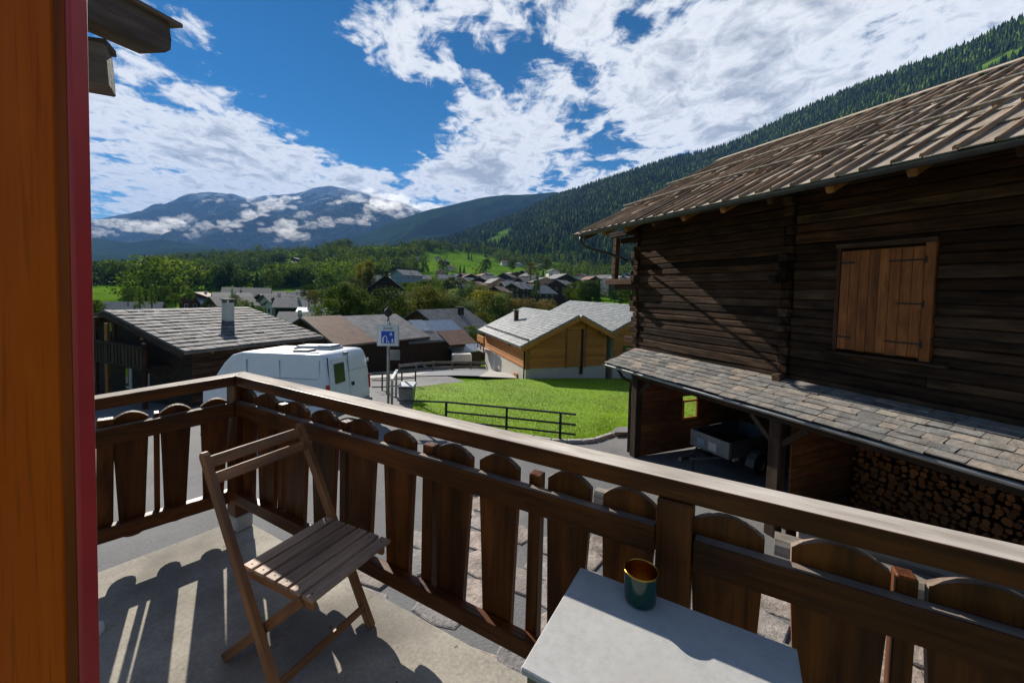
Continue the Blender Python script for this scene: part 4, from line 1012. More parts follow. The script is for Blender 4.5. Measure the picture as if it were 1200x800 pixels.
for p in wp: board('post', p-Vector((0, 0, 1.15)), p+Vector((0, 0, .05)), .12, .12, m_greytimber, wf, (0, 1, 0))
for dz in (-.05, -.45):
    for i in range(len(wp)-1): board('plank', wp[i]+Vector((0, -.08, dz)), wp[i+1]+Vector((0, -.08, dz)), .04, .2, m_greytimber, wf)
park = sheet('car_park', ([(-6.2, 25.5), (-1.4, 25.0)], [(-5.8, 33.5), (-1.2, 34)]), .05, m_park, 'pale asphalt car park beside the honey coloured chalet', 10, 14)
apron = sheet('concrete_apron', ([(-1.9, 24.6), (.4, 24.3)], [(-1.6, 33), (-.6, 33)]), .09, m_pale, 'pale concrete apron at the chalet wall', 6, 12)
drive = sheet('side_road', ([(-12, 24), (-6.3, 25.3)], [(-12, 34), (-5.9, 33.6)]), .04, m_pale, 'pale side road dropping to the lower houses', 10, 12)

# ------------------------------------------------------------------ gabled buildings
def gable(name, label, cat, pos, yaw, Wd, Ln, hw_, pitch, over=.6, wall=None, roofm=None, sink=3., asym=None, group=None, fr=None, chim=(), wins=(), roof_t=.12, rows=0, doors=(), bal=None):
    """ridge along local Y (gables at y=-L/2 and +L/2), front gable at -Y. pos = ground centre"""
    M = Matrix.Translation(pos) @ Matrix.Rotation(yaw, 4, 'Z')
    t = thing(name, label, cat, M=M, group=group)
    wl_, wr_ = asym if asym else (Wd/2, Wd/2)
    tp = math.tan(pitch); zr = hw_+wl_*tp; zl = hw_; zr_e = zr-wr_*tp
    poly = [(-wl_, -sink), (wr_, -sink), (wr_, zr_e), (0, zr), (-wl_, zl)]
    V, F = prism(poly, Ln); wm = wall or m_house
    part('wall', V, F, wm, t, M)
    L2 = Ln/2+over
    def slope(sg, w):
        e = Vector((sg*(w+over), 0, zr-(w+over)*tp)); r_ = Vector((0, 0, zr)); d = (r_-e); l = d.length; n_ = Vector((sg*math.sin(pitch), 0, math.cos(pitch)))
        return e, d.normalized(), l, n_
    rf = MB()
    for sg, w in ((-1, wl_), (1, wr_)):
        e, d, l, n_ = slope(sg, w); c = e+d*l/2+n_*roof_t*.55
        Mr, _ = frame(c-d*l/2, c+d*l/2, n_); V, F = box(l+.02, 2*L2, roof_t); rf.add(V, F, 0, Mr)
        if rows:
            ex_ = l/rows
            for j in range(rows):
                y = -L2
                while y < L2-.05:
                    w2 = min(rnd.uniform(.35, .75)*ex_*1.9, L2-y); q0 = ex_*j-.04; q1 = min(ex_*(j+1)+.05, l)
                    a = e+d*q0+n_*(roof_t*1.1+.05)+Vector((0, y+w2/2, 0)); b = e+d*q1+n_*(roof_t*1.1+.012)+Vector((0, y+w2/2, 0))
                    Ms, ll = frame(a, b, n_); V, F = box(ll, w2-.012, .028+rnd.uniform(0, .02)); rf.add(V, F, 0, Ms); y += w2
    r = rf.build('roof', roofm or m_slate_far, t, M)
    if fr:   # barge boards on the gable edges
        for y in (-L2-.02, L2+.02):
            for sg, w in ((-1, wl_), (1, wr_)):
                e, d, l, n_ = slope(sg, w); board('barge_board', M @ (e+Vector((0, y, -.04))), M @ (e+d*l+Vector((0, y, -.04))), .04, fr[1], fr[0], t, M.to_3x3() @ n_)
    for (x, y, w, h, cm) in chim:
        zb = zr-abs(x)*tp; ck = MB(); V, F = cbox(w, w, h+.6, .01); ck.add(V, F, 0, Matrix.Translation((x, y, zb+h/2-.2))); ck.build('chimney', cm, r, M)
        ck = MB(); V, F = cbox(w*1.35, w*1.35, .08, .01); ck.add(V, F, 0, Matrix.Translation((x, y, zb+h+.16))); 
        for a_ in (-1, 1): V, F = box(w*.9, w*.12, .16); ck.add(V, F, 0, Matrix.Translation((x, y+a_*w*.4, zb+h+.07)))
        ck.build('chimney_cap', m_slate_far, r, M)
    for (face, u, z, w, h, wmt) in wins:
        # face: 'f','b' gables, 'l','r' sides
        if face in 'fb': P_ = Vector((u, (-Ln/2 if face == 'f' else Ln/2), z)); nn = Vector((0, -1 if face == 'f' else 1, 0)); ax = Vector((1, 0, 0))
        else: P_ = Vector((-wl_ if face == 'l' else wr_, u, z)); nn = Vector((-1 if face == 'l' else 1, 0, 0)); ax = Vector((0, 1, 0))
        Mx = M @ Matrix((ax, nn.cross(ax)*0+Vector((0, 0, 1)), nn)).transposed().to_4x4(); Mx.translation = M @ (P_+nn*.02)
        V, F = cbox(w, h, .06, .004); wd = part('window', V, F, wmt, t, Mx)
        V, F = cbox(w*.8, h*.84, .02, .002); Mp = Mx.copy(); Mp.translation = M @ (P_+nn*.052); part('pane', V, F, m_glass, wd, Mp)
    return t, M, zr

# --- honey coloured chalet (two joined gables)
u_ = Vector((-.326, .945, 0)).normalized(); v_ = Vector((u_.y, -u_.x, 0))
E_ = PX(611.5, 409, 24.0); wE = 3.9; apx = E_+v_*wE; gzc = -3.66
ov = .45; tpit = R(26)
yaw_c = math.atan2(-u_.x, u_.y)
Lc = 9.4; ctr = apx+u_*(ov+Lc/2); hwall = (E_.z+ov*math.tan(tpit))-gzc
ch_, Mc, zr_ = gable('chalet', 'honey coloured wooden chalet with grey slate roof beyond the lawn', 'chalet', Vector((ctr.x, ctr.y, gzc)), yaw_c, 0, Lc, hwall, tpit, ov, m_base, m_slate_c, 3.5, (wE-ov, 2.2), None, (m_chalet, .26), [(-1.9, 1.6, .30, .85, m_house_r)], (), .14, 16)
def clad(t, M, wl_, wr_, Ln, hw_, pitch, z0, face, bh=.2, u0=None, u1=None, mat=None):
    z = z0; zr = hw_+wl_*math.tan(pitch); i = 0
    while True:
        zt_ = z+bh-.006
        if face == 'f':
            lo, hi = -wl_, wr_
            if zt_ > hw_-.02: lo = -(zr-zt_)/math.tan(pitch)
            if zt_ > zr-wr_*math.tan(pitch)-.02: hi = (zr-zt_)/math.tan(pitch)
            if hi-lo < .3: break
            p0, p1 = Vector((lo, -Ln/2-.025, z+bh/2)), Vector((hi, -Ln/2-.025, z+bh/2))
        else:
            if zt_ > hw_: break
            p0, p1 = Vector((-wl_-.025, -Ln/2, z+bh/2)), Vector((-wl_-.025, Ln/2, z+bh/2))
        board('board', M @ p0, M @ p1, .05, bh-.008, mat or m_chalet, t, c=.008); z += bh
clad(ch_, Mc, wE-ov, 2.2, Lc, hwall, tpit, .58, 'f'); clad(ch_, Mc, wE-ov, 2.2, Lc, hwall, tpit, .58, 'l')
def cl(x, y, z): return Mc @ Vector((x, y, z))
fy = -Lc/2
for x, w in ((-(wE-ov)+.12, .2), (-.75, .09), (.62, .12)): board('post', cl(x, fy-.07, .55), cl(x, fy-.07, hwall+(wE-ov-abs(x))*math.tan(tpit)*.9), w, .06, m_chalet_d, ch_, Mc.to_3x3() @ Vector((0, -1, 0)))
bx_ = board('door', cl(.36, fy-.062, .1), cl(.36, fy-.062, 3.0), .2, .05, m_house, ch_, Mc.to_3x3() @ Vector((0, -1, 0)))
board('door_leaf', cl(-.22, fy-.085, .62), cl(-.22, fy-.085, 2.95), .95, .04, m_chalet, ch_, Mc.to_3x3() @ Vector((0, -1, 0)))
for x in (-2.6, -.05, 1.6): board('purlin_end', cl(x, fy-.42, hwall+(wE-ov-abs(x))*math.tan(tpit)-.22), cl(x, fy, hwall+(wE-ov-abs(x))*math.tan(tpit)-.22), .16, .2, m_chalet_d, ch_)
lx = -(wE-ov)
board('drainpipe', cl(lx-.1, fy+.02, -.1), cl(lx-.1, fy+.02, hwall-.1), .09, .09, m_house_r, ch_, (0, 1, 0), c=.02)
V, F = cbox(.06, .55, .34, .01); part('vent_window', V, F, m_glass, ch_, Mc @ Matrix.Translation((lx-.03, fy+3.0, hwall-.32)))
V, F = cbox(.08, .62, 1.5, .01); part('cellar_door', V, F, m_chalet, ch_, Mc @ Matrix.Translation((lx-.02, fy+1.7, -.75)))
V, F = cbox(.10, 2.0, 2.3, .01); part('side_entrance', V, F, m_wallpale, ch_, Mc @ Matrix.Translation((lx-.03, fy+7.2, -.6)))
board('balcony_floor', cl(lx-.35, fy+7.4, .52), cl(lx-.35, fy+9.4, .52), .8, .12, m_pale, ch_)
for k in range(3): board('balcony_post', cl(lx-.68, fy+7.5+k*.9, .55), cl(lx-.68, fy+7.5+k*.9, 1.45), .1, .1, m_chalet, ch_, (0, 1, 0))
board('balcony_rail', cl(lx-.68, fy+7.4, 1.42), cl(lx-.68, fy+9.4, 1.42), .12, .5, m_chalet, ch_)
board('snow_guard', cl(lx-.0, fy-.3, hwall+.33), cl(lx-.0, Lc/2+.2, hwall+.33), .1, .1, m_gutter, ch_)
V, F = cbox(.5, .3, .45, .05); fm = part('gas_box', V, F, m_paleplastic, None, Matrix.Translation(cl(lx-.5, fy+4.0, -1.6))); props(fm, 'small pale service box at the foot of the chalet wall', 'service box')
vy = apx+v_*2.23; w2 = 3.5
ap2 = vy+v_*(w2+.1); L2c = 11.8; ct2 = ap2+u_*(.5+L2c/2)
zv = -1.0; hw2 = zv+ov*math.tan(tpit)-gzc
c2, Mc2, _ = gable('chalet', 'second honey coloured chalet adjoining behind the first, half hidden by the log barn', 'chalet', Vector((ct2.x, ct2.y, gzc)), yaw_c, 0, L2c, hw2, tpit, .5, m_base, m_slate_c, 3.5, (w2-ov, 3.2), None, (m_chalet, .26), (), (), .14, 16)
clad(c2, Mc2, w2-ov, 3.2, L2c, hw2, tpit, .4, 'f')
V, F = cbox(1.5, .08, 1.1, .01); part('window', V, F, m_glass, c2, Mc2 @ Matrix.Translation((-1.6, -L2c/2-.05, 1.3)))

# --- dark house on the left with slab roof
u_ = Vector((.418, .908, 0)); v_ = Vector((.908, -.418, 0)); YR = 19.0
Rf = PX(121, 367, YR); Ef = PX(215, 416, YR-.418*.3516*YR); wH = (Vector((Ef.x-Rf.x, Ef.y-Rf.y, 0))).dot(v_)
pitH = math.atan2(Rf.z-Ef.z, wH); LH = 5.6; ov = .55
yawH = math.atan2(-u_.x, u_.y); gH = ground_z(Rf.x, Rf.y+3)
ctr = Rf+u_*(ov+LH/2); hH = Ef.z+ov*math.tan(pitH)-gH
lh, Mh, zrh = gable('wooden_house', 'dark timber house with glinting stone slab roof behind the van', 'house', Vector((ctr.x, ctr.y, gH)), yawH, 2*(wH-ov), LH, hH, pitH, ov, m_house, m_slate_far, 3, None, None, (m_house, .24), (), ())
roofH = [c for c in lh.children if c.name.startswith('roof')][0]
# slabs on the visible slope as pieces
e_ = Vector((wH, 0, zrh-wH*math.tan(pitH))); d_ = Vector((-math.cos(pitH), 0, math.sin(pitH))); n_ = Vector((math.sin(pitH), 0, math.cos(pitH))); lR = wH/math.cos(pitH)
rowsH = 13; ex_ = lR/rowsH
for j in range(rowsH):
    y = -LH/2-ov
    while y < LH/2+ov-.05:
        w_ = min(rnd.uniform(.26, .44), LH/2+ov-y); a = e_+d_*(ex_*j-.05)+n_*(.168+rnd.uniform(0, .02))+Vector((0, y+w_/2, 0)); b = e_+d_*min(ex_*(j+1)+.06, lR)+n_*.135+Vector((0, y+w_/2, 0))
        Ms, ll = frame(Mh @ a, Mh @ b, Mh.to_3x3() @ n_); hx, hy, ht = ll/2, w_/2-.01, rnd.uniform(.015, .028)
        V = [(sx*hx+rnd.uniform(-.03, .03), sy*hy, sz*ht) for sz in (-1, 1) for sx, sy in ((-1, -1), (1, -1), (1, 1), (-1, 1))]; part('slab', V, BOXF, m_slate_h, roofH, Ms); y += w_
cx = wH*.42; zc_ = zrh-cx*math.tan(pitH)
V, F = cbox(.42, .42, 1.25, .02); part('chimney', V, F, m_wallpale, roofH, Mh @ Matrix.Translation((cx, .6, zc_+.5)))
V, F = cbox(.55, .55, .07, .01); part('chimney_cap', V, F, m_slate_far, roofH, Mh @ Matrix.Translation((cx, .6, zc_+1.3)))
for dy in (-.18, .18): V, F = cbox(.4, .06, .16, .01); part('chimney_stone', V, F, m_slate_far, roofH, Mh @ Matrix.Translation((cx, .6+dy, zc_+1.2)))
def hp(x, y, z): return Mh @ Vector((x, y, z))
fy = -LH/2; zb_ = hH-.1
board('balcony_floor', hp(-3.2, fy-.5, zb_-.75), hp(4.6, fy-.5, zb_-.75), 1.0, .12, m_house, lh)
board('balcony_rail', hp(-3.2, fy-.98, zb_+.15), hp(4.6, fy-.98, zb_+.15), .08, .1, m_house, lh)
for k in range(26): board('balcony_board', hp(-3.1+k*.3, fy-.98, zb_-.7), hp(-3.1+k*.3, fy-.98, zb_+.1), .22, .03, m_house, lh, Mh.to_3x3() @ Vector((0, -1, 0)))
for x in (-2, .2, 1.3, 4.5): board('balcony_post', hp(x, fy-.9, zb_-2.6), hp(x, fy-.9, hH+(wH-ov-abs(x))*math.tan(pitH)-.1), .14, .14, m_chalet_d if x == 1.3 else m_house_r, lh, (0, 1, 0))
for x, w, z, h, mm in ((1.0, .5, zb_-1.65, 1.1, m_wallpale), (2.6, .42, zb_-1.7, .85, m_paleplastic), (-.6, .7, zb_+.5, .9, m_house_r), (2.2, .25, zb_+.62, .8, m_chalet)):
    V, F = cbox(w, .06, h, .01); wd = part('window', V, F, mm, lh, Mh @ Matrix.Translation((x, fy-.03, z))); V, F = cbox(w*.5, .03, h*.8, .01); part('pane', V, F, m_glass, wd, Mh @ Matrix.Translation((x-.08, fy-.065, z)))
for k in range(5): board('rafter_end', hp(wH-ov-.02, -2.2+k*1.1, hH-.05), hp(wH-.1, -2.2+k*1.1, hH-.05-.45*math.tan(pitH)), .1, .14, m_chalet_d, lh)
for k in range(9): z0_ = .3+k*.24; board('log', hp(wH-ov+.02, -LH/2, hH-.25-k*.24), hp(wH-ov+.02, LH/2, hH-.25-k*.24), .06, .225, m_log_g, lh)

# --- sheds and barns below the street
def at(x, y, Y): p = PX(x, y, Y); return p
def simple(name, label, cat, xr, yr, Y, yawd, Wd, Ln, hw_, pit, wall, roofm, **kw):
    """placed by the pixel of the front ridge end"""
    p = PX(xr, yr, Y); pit = R(pit); zr = hw_+Wd/2*math.tan(pit); yaw = R(yawd); uu_ = Vector((-math.sin(yaw), math.cos(yaw), 0)); c = p+uu_*(Ln/2+.4)
    return gable(name, label, cat, Vector((c.x, c.y, p.z-zr-.1)), yaw, Wd, Ln, hw_, R(0)+pit, kw.pop('over', .4), wall, roofm, 6, **kw)
h2, M2, z2 = simple('old_barn', 'old dark barn with half rusty half grey roof behind the van', 'barn', 352, 372.5, 31, -34, 8.4, 8.4, 2.9, 21, m_house, m_slate_far, fr=(m_house, .2))
# rusty sheet field on its right slope
def roof_patch(t, M, Wd, Ln, zr, pit, y0, y1, q0, q1, mat, side=1, over=.4, name='roof_sheet', lift=.2):
    tp = math.tan(R(pit)); w = Wd/2+over; l = w/math.cos(R(pit)); e = Vector((side*w, 0, zr-w*tp)); d = Vector((-side*math.cos(R(pit)), 0, math.sin(R(pit)))); n_ = Vector((side*math.sin(R(pit)), 0, math.cos(R(pit))))
    a = e+d*(q0*l)+n_*lift+Vector((0, (y0+y1)/2, 0)); b = e+d*(q1*l)+n_*lift+Vector((0, (y0+y1)/2, 0)); return board(name, M @ a, M @ b, y1-y0, .04, mat, t, M.to_3x3() @ n_)
roof_patch(h2, M2, 8.4, 8.4, z2, 21, -4.6, -1.2, -.02, 1.0, m_rust)
h3b, M3b, z3b = simple('tin_shed', 'low wooden shed under pale tin sheets left of a rusty lean-to roof', 'shed', 450, 377, 37, -50, 6.6, 6.4, 2.6, 23, m_house, m_tin_blue)
roof_patch(h3b, M3b, 6.6, 6.4, z3b, 23, -1.2, .2, .3, 1.0, m_tin, 1, .4, 'tin_sheet'); roof_patch(h3b, M3b, 6.6, 6.4, z3b, 23, -3.6, .4, .0, .45, m_slate_far, 1); roof_patch(h3b, M3b, 6.6, 6.4, z3b, 23, .6, 3.6, -.25, .42, m_rust, 1)
h4, M4, z4 = simple('farm_house', 'brown farm house with grey roof and paired dark chimney pipes', 'house', 488, 363, 46, -32, 9.5, 8, 4.0, 27, m_house_r, m_slate_far, fr=(m_house, .2), chim=((1.4, 1.6, .34, .9, m_iron), (1.4, 2.1, .34, .9, m_iron)), wins=(('f', -1, 1.5, .8, 1, m_chalet), ('r', 1, 2.4, .8, .8, m_chalet), ('r', -2, 2.4, .8, .8, m_chalet)))
simple('lean_to_shed', 'small open shed with bent tin roof below the farm house', 'shed', 520, 403, 38, -45, 3.0, 3.0, 1.2, 18, m_house, m_tin)
V, F = cbox(1.7, 1.0, .75, .06); wbx = part('white_crate', V, F, m_wallpale, None, Matrix.Translation(PX(541, 419, 35.5)) @ Matrix.Rotation(.2, 4, 'Z')); props(wbx, 'large white crate behind the wooden plank fence', 'crate')
# a parked car seen over the fence
cpx = PX(484, 430, 35); Mcar = Matrix.Translation((cpx.x, cpx.y, cpx.z-.95)) @ Matrix.Rotation(R(15), 4, 'Z')
car = thing('parked_car', 'silver blue parked car half hidden behind the plank fence', 'car', M=Mcar)
pr_ = [(-2.0, .3), (2.0, .3), (2.05, .7), (1.2, .85), (.75, 1.35), (-.9, 1.38), (-1.7, .92), (-2.05, .85)]
V, F = prism(pr_, 1.65); part('body', V, F, m_tin_blue, car, Mcar)
pr_ = [(1.05, .9), (.7, 1.3), (-.85, 1.32), (-1.5, .93)]; V, F = prism(pr_, 1.68); part('windows', V, F, m_glass, car, Mcar)
for x in (-1.25, 1.25):
    for y in (-.75, .75):
        b_ = MB(); lathe(b_, [(0, -.1), (.3, -.1), (.32, 0), (.3, .1), (0, .1)], 16); b_.build('wheel', m_black, car, Mcar @ Matrix.Translation((x, y, .32)) @ Matrix.Rotation(math.pi/2, 4, 'X'))

# --- dark stepped house in the trees
simple('stepped_house', 'dark slate hung house with tower like gable among the trees', 'house', 452, 322, 108, 15, 9, 10, 6.5, 38, m_house, m_slate_far, chim=((0, 1, .8, 1.2, m_house),))
simple('stepped_house', 'lower dark wing with brown walls under the tower like gable', 'house', 449, 341, 100, -40, 11, 9, 3.6, 24, m_house_r, m_slate_far, wins=(('f', -2, 2, 1.2, 1.3, m_wallpale), ('f', 2, 2, 1.2, 1.3, m_wallpale)))

# --- the village
vill = [ # x, y(ridge), Y, width, length, wallheight, yaw, wall, roof
 (262, 337, 150, 15, 14, 6, -60, 'r', 's'), (250, 343, 140, 10, 10, 4.5, -50, 'r', 's'), (290, 341, 155, 12, 12, 5, -65, 'd', 's'), (228, 343, 138, 9, 9, 4, 20, 'r', 'r'), (318, 342, 165, 12, 16, 5, -70, 'p', 's'), (348, 340, 175, 13, 14, 5, -70, 'd', 's'),
 (325, 349, 120, 10, 12, 4.5, -70, 'd', 's'), (352, 361, 92, 8, 9, 3.6, -75, 'd', 't'), (330, 366, 84, 8, 9, 3.4, -70, 'p', 's'), (380, 337, 210, 12, 12, 5, -60, 'p', 's'), (402, 338, 225, 11, 12, 5, -60, 'd', 's'), (125, 354, 120, 12, 12, 5, -60, 'p', 's'), (305, 345, 140, 9, 9, 4, -30, 'd', 's'),
 (140, 325, 480, 16, 12, 6, 10, 'p', 's'), (118, 326, 470, 14, 12, 6, 30, 'k', 'r'), (160, 324, 500, 14, 12, 6, -20, 'p', 's'),
 (465, 316, 250, 14, 14, 7, -40, 'g', 's'), (443, 322, 265, 11, 11, 6, 20, 'p', 's'), (486, 322, 290, 12, 13, 6, -30, 'p', 's'), (500, 322, 310, 12, 12, 6, 10, 'r', 's'), (513, 322, 300, 11, 13, 6, -60, 'p', 's'), (528, 326, 285, 12, 12, 6, -50, 'p', 't'), (541, 325, 270, 12, 12, 6, -30, 'p', 's'), (552, 321, 310, 13, 12, 6, 15, 'd', 's'), (563, 323, 300, 12, 12, 6, -60, 'r', 's'), (577, 324, 320, 13, 12, 6, 20, 'd', 's'), (590, 320, 330, 13, 14, 6, -20, 'd', 's'), (588, 330, 215, 14, 12, 5, -70, 'd', 's'),
 (608, 325, 240, 14, 13, 6, -60, 'd', 's'), (600, 332, 185, 10, 10, 5, -40, 'd', 's'), (617, 334, 190, 14, 12, 5, -50, 'd', 's'), (579, 336, 165, 8, 8, 4.5, -20, 'r', 'r'), (640, 325, 215, 12, 12, 6, 10, 'k', 's'), (652, 328, 205, 14, 12, 5.5, -30, 'r', 's'), (664, 321, 230, 13, 12, 7, 25, 'd', 's'), (675, 326, 240, 11, 12, 6, -20, 'r', 's'), (628, 320, 320, 12, 12, 6, 40, 'p', 's'), (690, 322, 330, 13, 14, 7, -50, 'p', 's'), (703, 320, 340, 12, 12, 8, -10, 'k', 'r'), (716, 322, 320, 13, 13, 7, 30, 'p', 's'), (728, 324, 300, 12, 12, 6, -20, 'p', 's'), (742, 324, 310, 13, 13, 6, 10, 'd', 's'), (555, 330, 240, 9, 9, 4.5, -20, 'k', 'r'), (520, 330, 255, 10, 10, 5, 15, 'p', 's'), (535, 333, 225, 9, 10, 4.5, -70, 'p', 't'), (495, 329, 240, 9, 10, 5, -15, 'd', 's'), (650, 315, 380, 11, 11, 6, 10, 'p', 's'), (612, 317, 380, 12, 11, 6, -30, 'd', 's')]
_r = random.Random(77)
for k in range(46):
    x = _r.uniform(428, 745); Y = _r.uniform(250, 430); y = 327-(Y-250)*.05+_r.uniform(-2.5, 3.5)
    vill.append((x, y, Y, _r.uniform(8, 12), _r.uniform(8, 12), _r.uniform(4, 6.5), _r.uniform(-75, 45), _r.choice('rddppk'), _r.choice('ssssrt')))
for k in range(16):
    x = _r.uniform(215, 400); Y = _r.uniform(120, 215); y = 346-(Y-120)*.09+_r.uniform(-2, 4)
    vill.append((x, y, Y, _r.uniform(8, 11), _r.uniform(8, 12), _r.uniform(4, 5.5), _r.uniform(-75, -20), _r.choice('rddpp'), _r.choice('ssst')))
for k in range(26):
    x = _r.uniform(300, 720); Y = _r.uniform(470, 760); X_ = (x-600)/F_PX*Y; c_ = np.array([X_, Y, ground_z(X_, Y)+7.5])-CAM
    vill.append((x, PPY+F_PX*(c_@DOWN)/(c_@FWD), Y, _r.uniform(9, 13), _r.uniform(9, 13), _r.uniform(4, 6), _r.uniform(-75, 45), _r.choice('rdpp'), _r.choice('sssr')))
wmat = {'r': m_house_r, 'd': m_house, 'p': m_wallpale, 'k': m_wallpink, 'g': m_tin_blue}; rmat = {'s': m_slate_far, 'r': m_rust, 't': m_tin}
wname = {'r': 'brown timber', 'd': 'dark timber', 'p': 'pale plastered', 'k': 'terracotta plastered', 'g': 'blue grey clad'}; rname = {'s': 'grey slate', 'r': 'rust red', 't': 'shiny tin'}
HOUSES = []
for (x, y, Y, Wd, Ln, hw_, yw, wk, rk) in vill:
    grp = f'{wname[wk]} village houses with {rname[rk]} roofs'
    wins = [(f, u*Wd*.28, hw_*.35+k*2.6, 1.1, 1.3, m_wallpale if wk in 'rdg' else m_house_r) for f in 'fr' for u in (-1, 0, 1) for k in range(2) if hw_*.35+k*2.6 < hw_-.4] if Y < 260 else [('f', u*Wd*.25, hw_*.6, 1.4, 1.5, m_wallpale if wk in 'rdg' else m_house_r) for u in (-1, 1)]
    t_, M_, _ = simple('village_house', f'distant {wname[wk]} village house with {rname[rk]} roof', 'house', x, y, Y, yw, Wd, Ln, hw_, rnd.uniform(20, 27), wmat[wk], rmat[rk], group=grp, over=.9, wins=wins, roof_t=.3, chim=((Wd*.15, rnd.uniform(-2, 2), .7, 1.0, m_wallpale),))
    HOUSES.append((x, y, Y, Wd))

# white clover and daisies dotted over the lawn, and dry leaves on the balcony floor
rg2 = np.random.default_rng(3); nd_ = 260; TD = np.zeros((nd_*2, 3, 3))
for i in range(nd_):
    u, v = rg2.random(), rg2.random()**1.2
    if noise.noise(Vector((u*6, v*6, 1.1))) < -.05: u = u*.5+.25
    p = lawn_pt(u*.98+.004, v*.99); z = ground_z(p[0], p[1])+.105; r_ = .007+.008*rg2.random()
    q = [np.array([p[0]+math.cos(a)*r_, p[1]+math.sin(a)*r_, z+(.012 if math.sin(a) > 0 else 0)]) for a in (.2, 1.8, 3.3, 4.9)]
    TD[2*i] = (q[0], q[1], q[2]); TD[2*i+1] = (q[0], q[2], q[3])
tri_cloud('daisies', TD, m_signwhite, 'tiny white flowers dotted over the lawn')

# ------------------------------------------------------------------ trees
def crown_tris(rg, n_clump, per, shape, size, hgt, rad, z0):
    """leaf clumps spread through a lumpy crown; returns (n,3,3)"""
    out = []
    for i in range(n_clump):
        if shape == 'poplar': zf = rg.random(); rr = rad*(.35+.65*math.sin(math.pi*min(1, .12+zf*.86)))*math.sqrt(rg.random())
        elif shape == 'conifer': zf = rg.random()**1.35; rr = rad*(1-zf)**.85*(.55+.45*rg.random())
        elif shape == 'shrub': zf = rg.random()*.9; rr = rad*math.sqrt(max(.05, 1-zf*zf))*math.sqrt(rg.random())
        else: zf = rg.random(); rr = rad*math.sqrt(max(.06, 1-(2*zf-1)**2*.9))*rg.random()**.42
        a = rg.random()*6.283; lump = 1+.28*math.sin(3*a+zf*7)+.15*math.sin(5*a-zf*11)
        c = np.array([math.cos(a)*rr*lump, math.sin(a)*rr*lump, z0+zf*hgt])
        cs = size*(2.6 if shape != 'conifer' else 2.0)*(.6+.8*rg.random())
        p = c+rg.normal(size=(per, 3))*np.array([cs, cs, cs*(.6 if shape != 'conifer' else .35)])*.5
        e1 = rg.normal(size=(per, 3)); e1 /= np.linalg.norm(e1, axis=1)[:, None]; e2 = rg.normal(size=(per, 3)); e2 -= (e1*e2).sum(1)[:, None]*e1; e2 /= np.linalg.norm(e2, axis=1)[:, None]
        s = size*(.55+.7*rg.random((per, 1)))
        s = s*.9; out.append(np.stack([p+e1*s*.6, p-e1*s*.6+e2*s*.2, p+e2*s], 1))
    return np.concatenate(out)
def make_tree(kind, mat, hgt, rad, n_clump=70, per=26, size=.32, seed=0):
    rg = np.random.default_rng(seed); rr = random.Random(seed)
    root = bpy.data.objects.new('tree', None)
    z0 = {'round': hgt*.22, 'poplar': hgt*.1, 'conifer': hgt*.08, 'shrub': .05}[kind]
    T = crown_tris(rg, n_clump, per, kind, size, hgt-z0, rad, z0)
    me_c = bpy.data.meshes.new('crown'); n = len(T); me_c.vertices.add(3*n); me_c.vertices.foreach_set('co', T.reshape(-1).astype(np.float32)); me_c.loops.add(3*n); me_c.loops.foreach_set('vertex_index', np.arange(3*n, dtype=np.int32)); me_c.polygons.add(n)
    me_c.polygons.foreach_set('loop_start', np.arange(0, 3*n, 3, dtype=np.int32)); me_c.polygons.foreach_set('loop_total', np.full(n, 3, np.int32)); me_c.materials.append(mat); me_c.update()
    b = MB(); tr = hgt*.022
    tube(b, [(0, 0, -1.5), (rr.uniform(-.1, .1), rr.uniform(-.1, .1), hgt*.35), (rr.uniform(-.3, .3), rr.uniform(-.3, .3), hgt*.8)], [tr*1.3, tr, tr*.3], 7)
    if kind != 'shrub':
        for k in range(7):
            a = rr.uniform(0, 6.28); z = hgt*rr.uniform(.25, .65); q = rad*rr.uniform(.5, .8)
            tube(b, [(0, 0, z), (math.cos(a)*q*.5, math.sin(a)*q*.5, z+hgt*(.1 if kind != 'conifer' else .0)), (math.cos(a)*q, math.sin(a)*q, z+hgt*(.18 if kind != 'conifer' else -.03))], [tr*.5, tr*.35, tr*.1], 5)
    me_t = mesh('trunk', b.V, b.F, m_trunk)
    return (me_t, me_c, hgt)
PR = {
 'green': [make_tree('round', L_green, 9, 3.9, 150, 34, .30, s) for s in (1, 2, 3)],
 'pale': [make_tree('round', L_pale, 9, 3.7, 150, 34, .29, s) for s in (4, 5)],
 'yellow': [make_tree('round', L_yellow, 8, 3.2, 130, 32, .28, s) for s in (6,)],
 'dark': [make_tree('round', L_dark, 9, 3.9, 150, 34, .30, s) for s in (7, 8)],
 'poplar': [make_tree('poplar', L_yellow, 13, 2.1, 150, 34, .30, s) for s in (9, 10)],
 'conifer': [make_tree('conifer', L_conifer2, 12, 2.3, 130, 26, .3, s) for s in (11, 12)],
 'shrub': [make_tree('shrub', L_brown, 2.6, 2.4, 45, 26, .22, 13), make_tree('shrub', L_green, 2.6, 2.2, 45, 26, .22, 14)],
}
KL = {'green': 'bushy mid green deciduous tree in the valley', 'pale': 'pale grey green willow like tree in the valley', 'yellow': 'small yellowing tree beside the pale willows', 'dark': 'dark green dense deciduous tree in the valley', 'poplar': 'tall yellow green poplar rising above the village', 'conifer': 'dark pointed conifer standing in the valley', 'shrub': 'low rounded shrub on the valley meadow'}
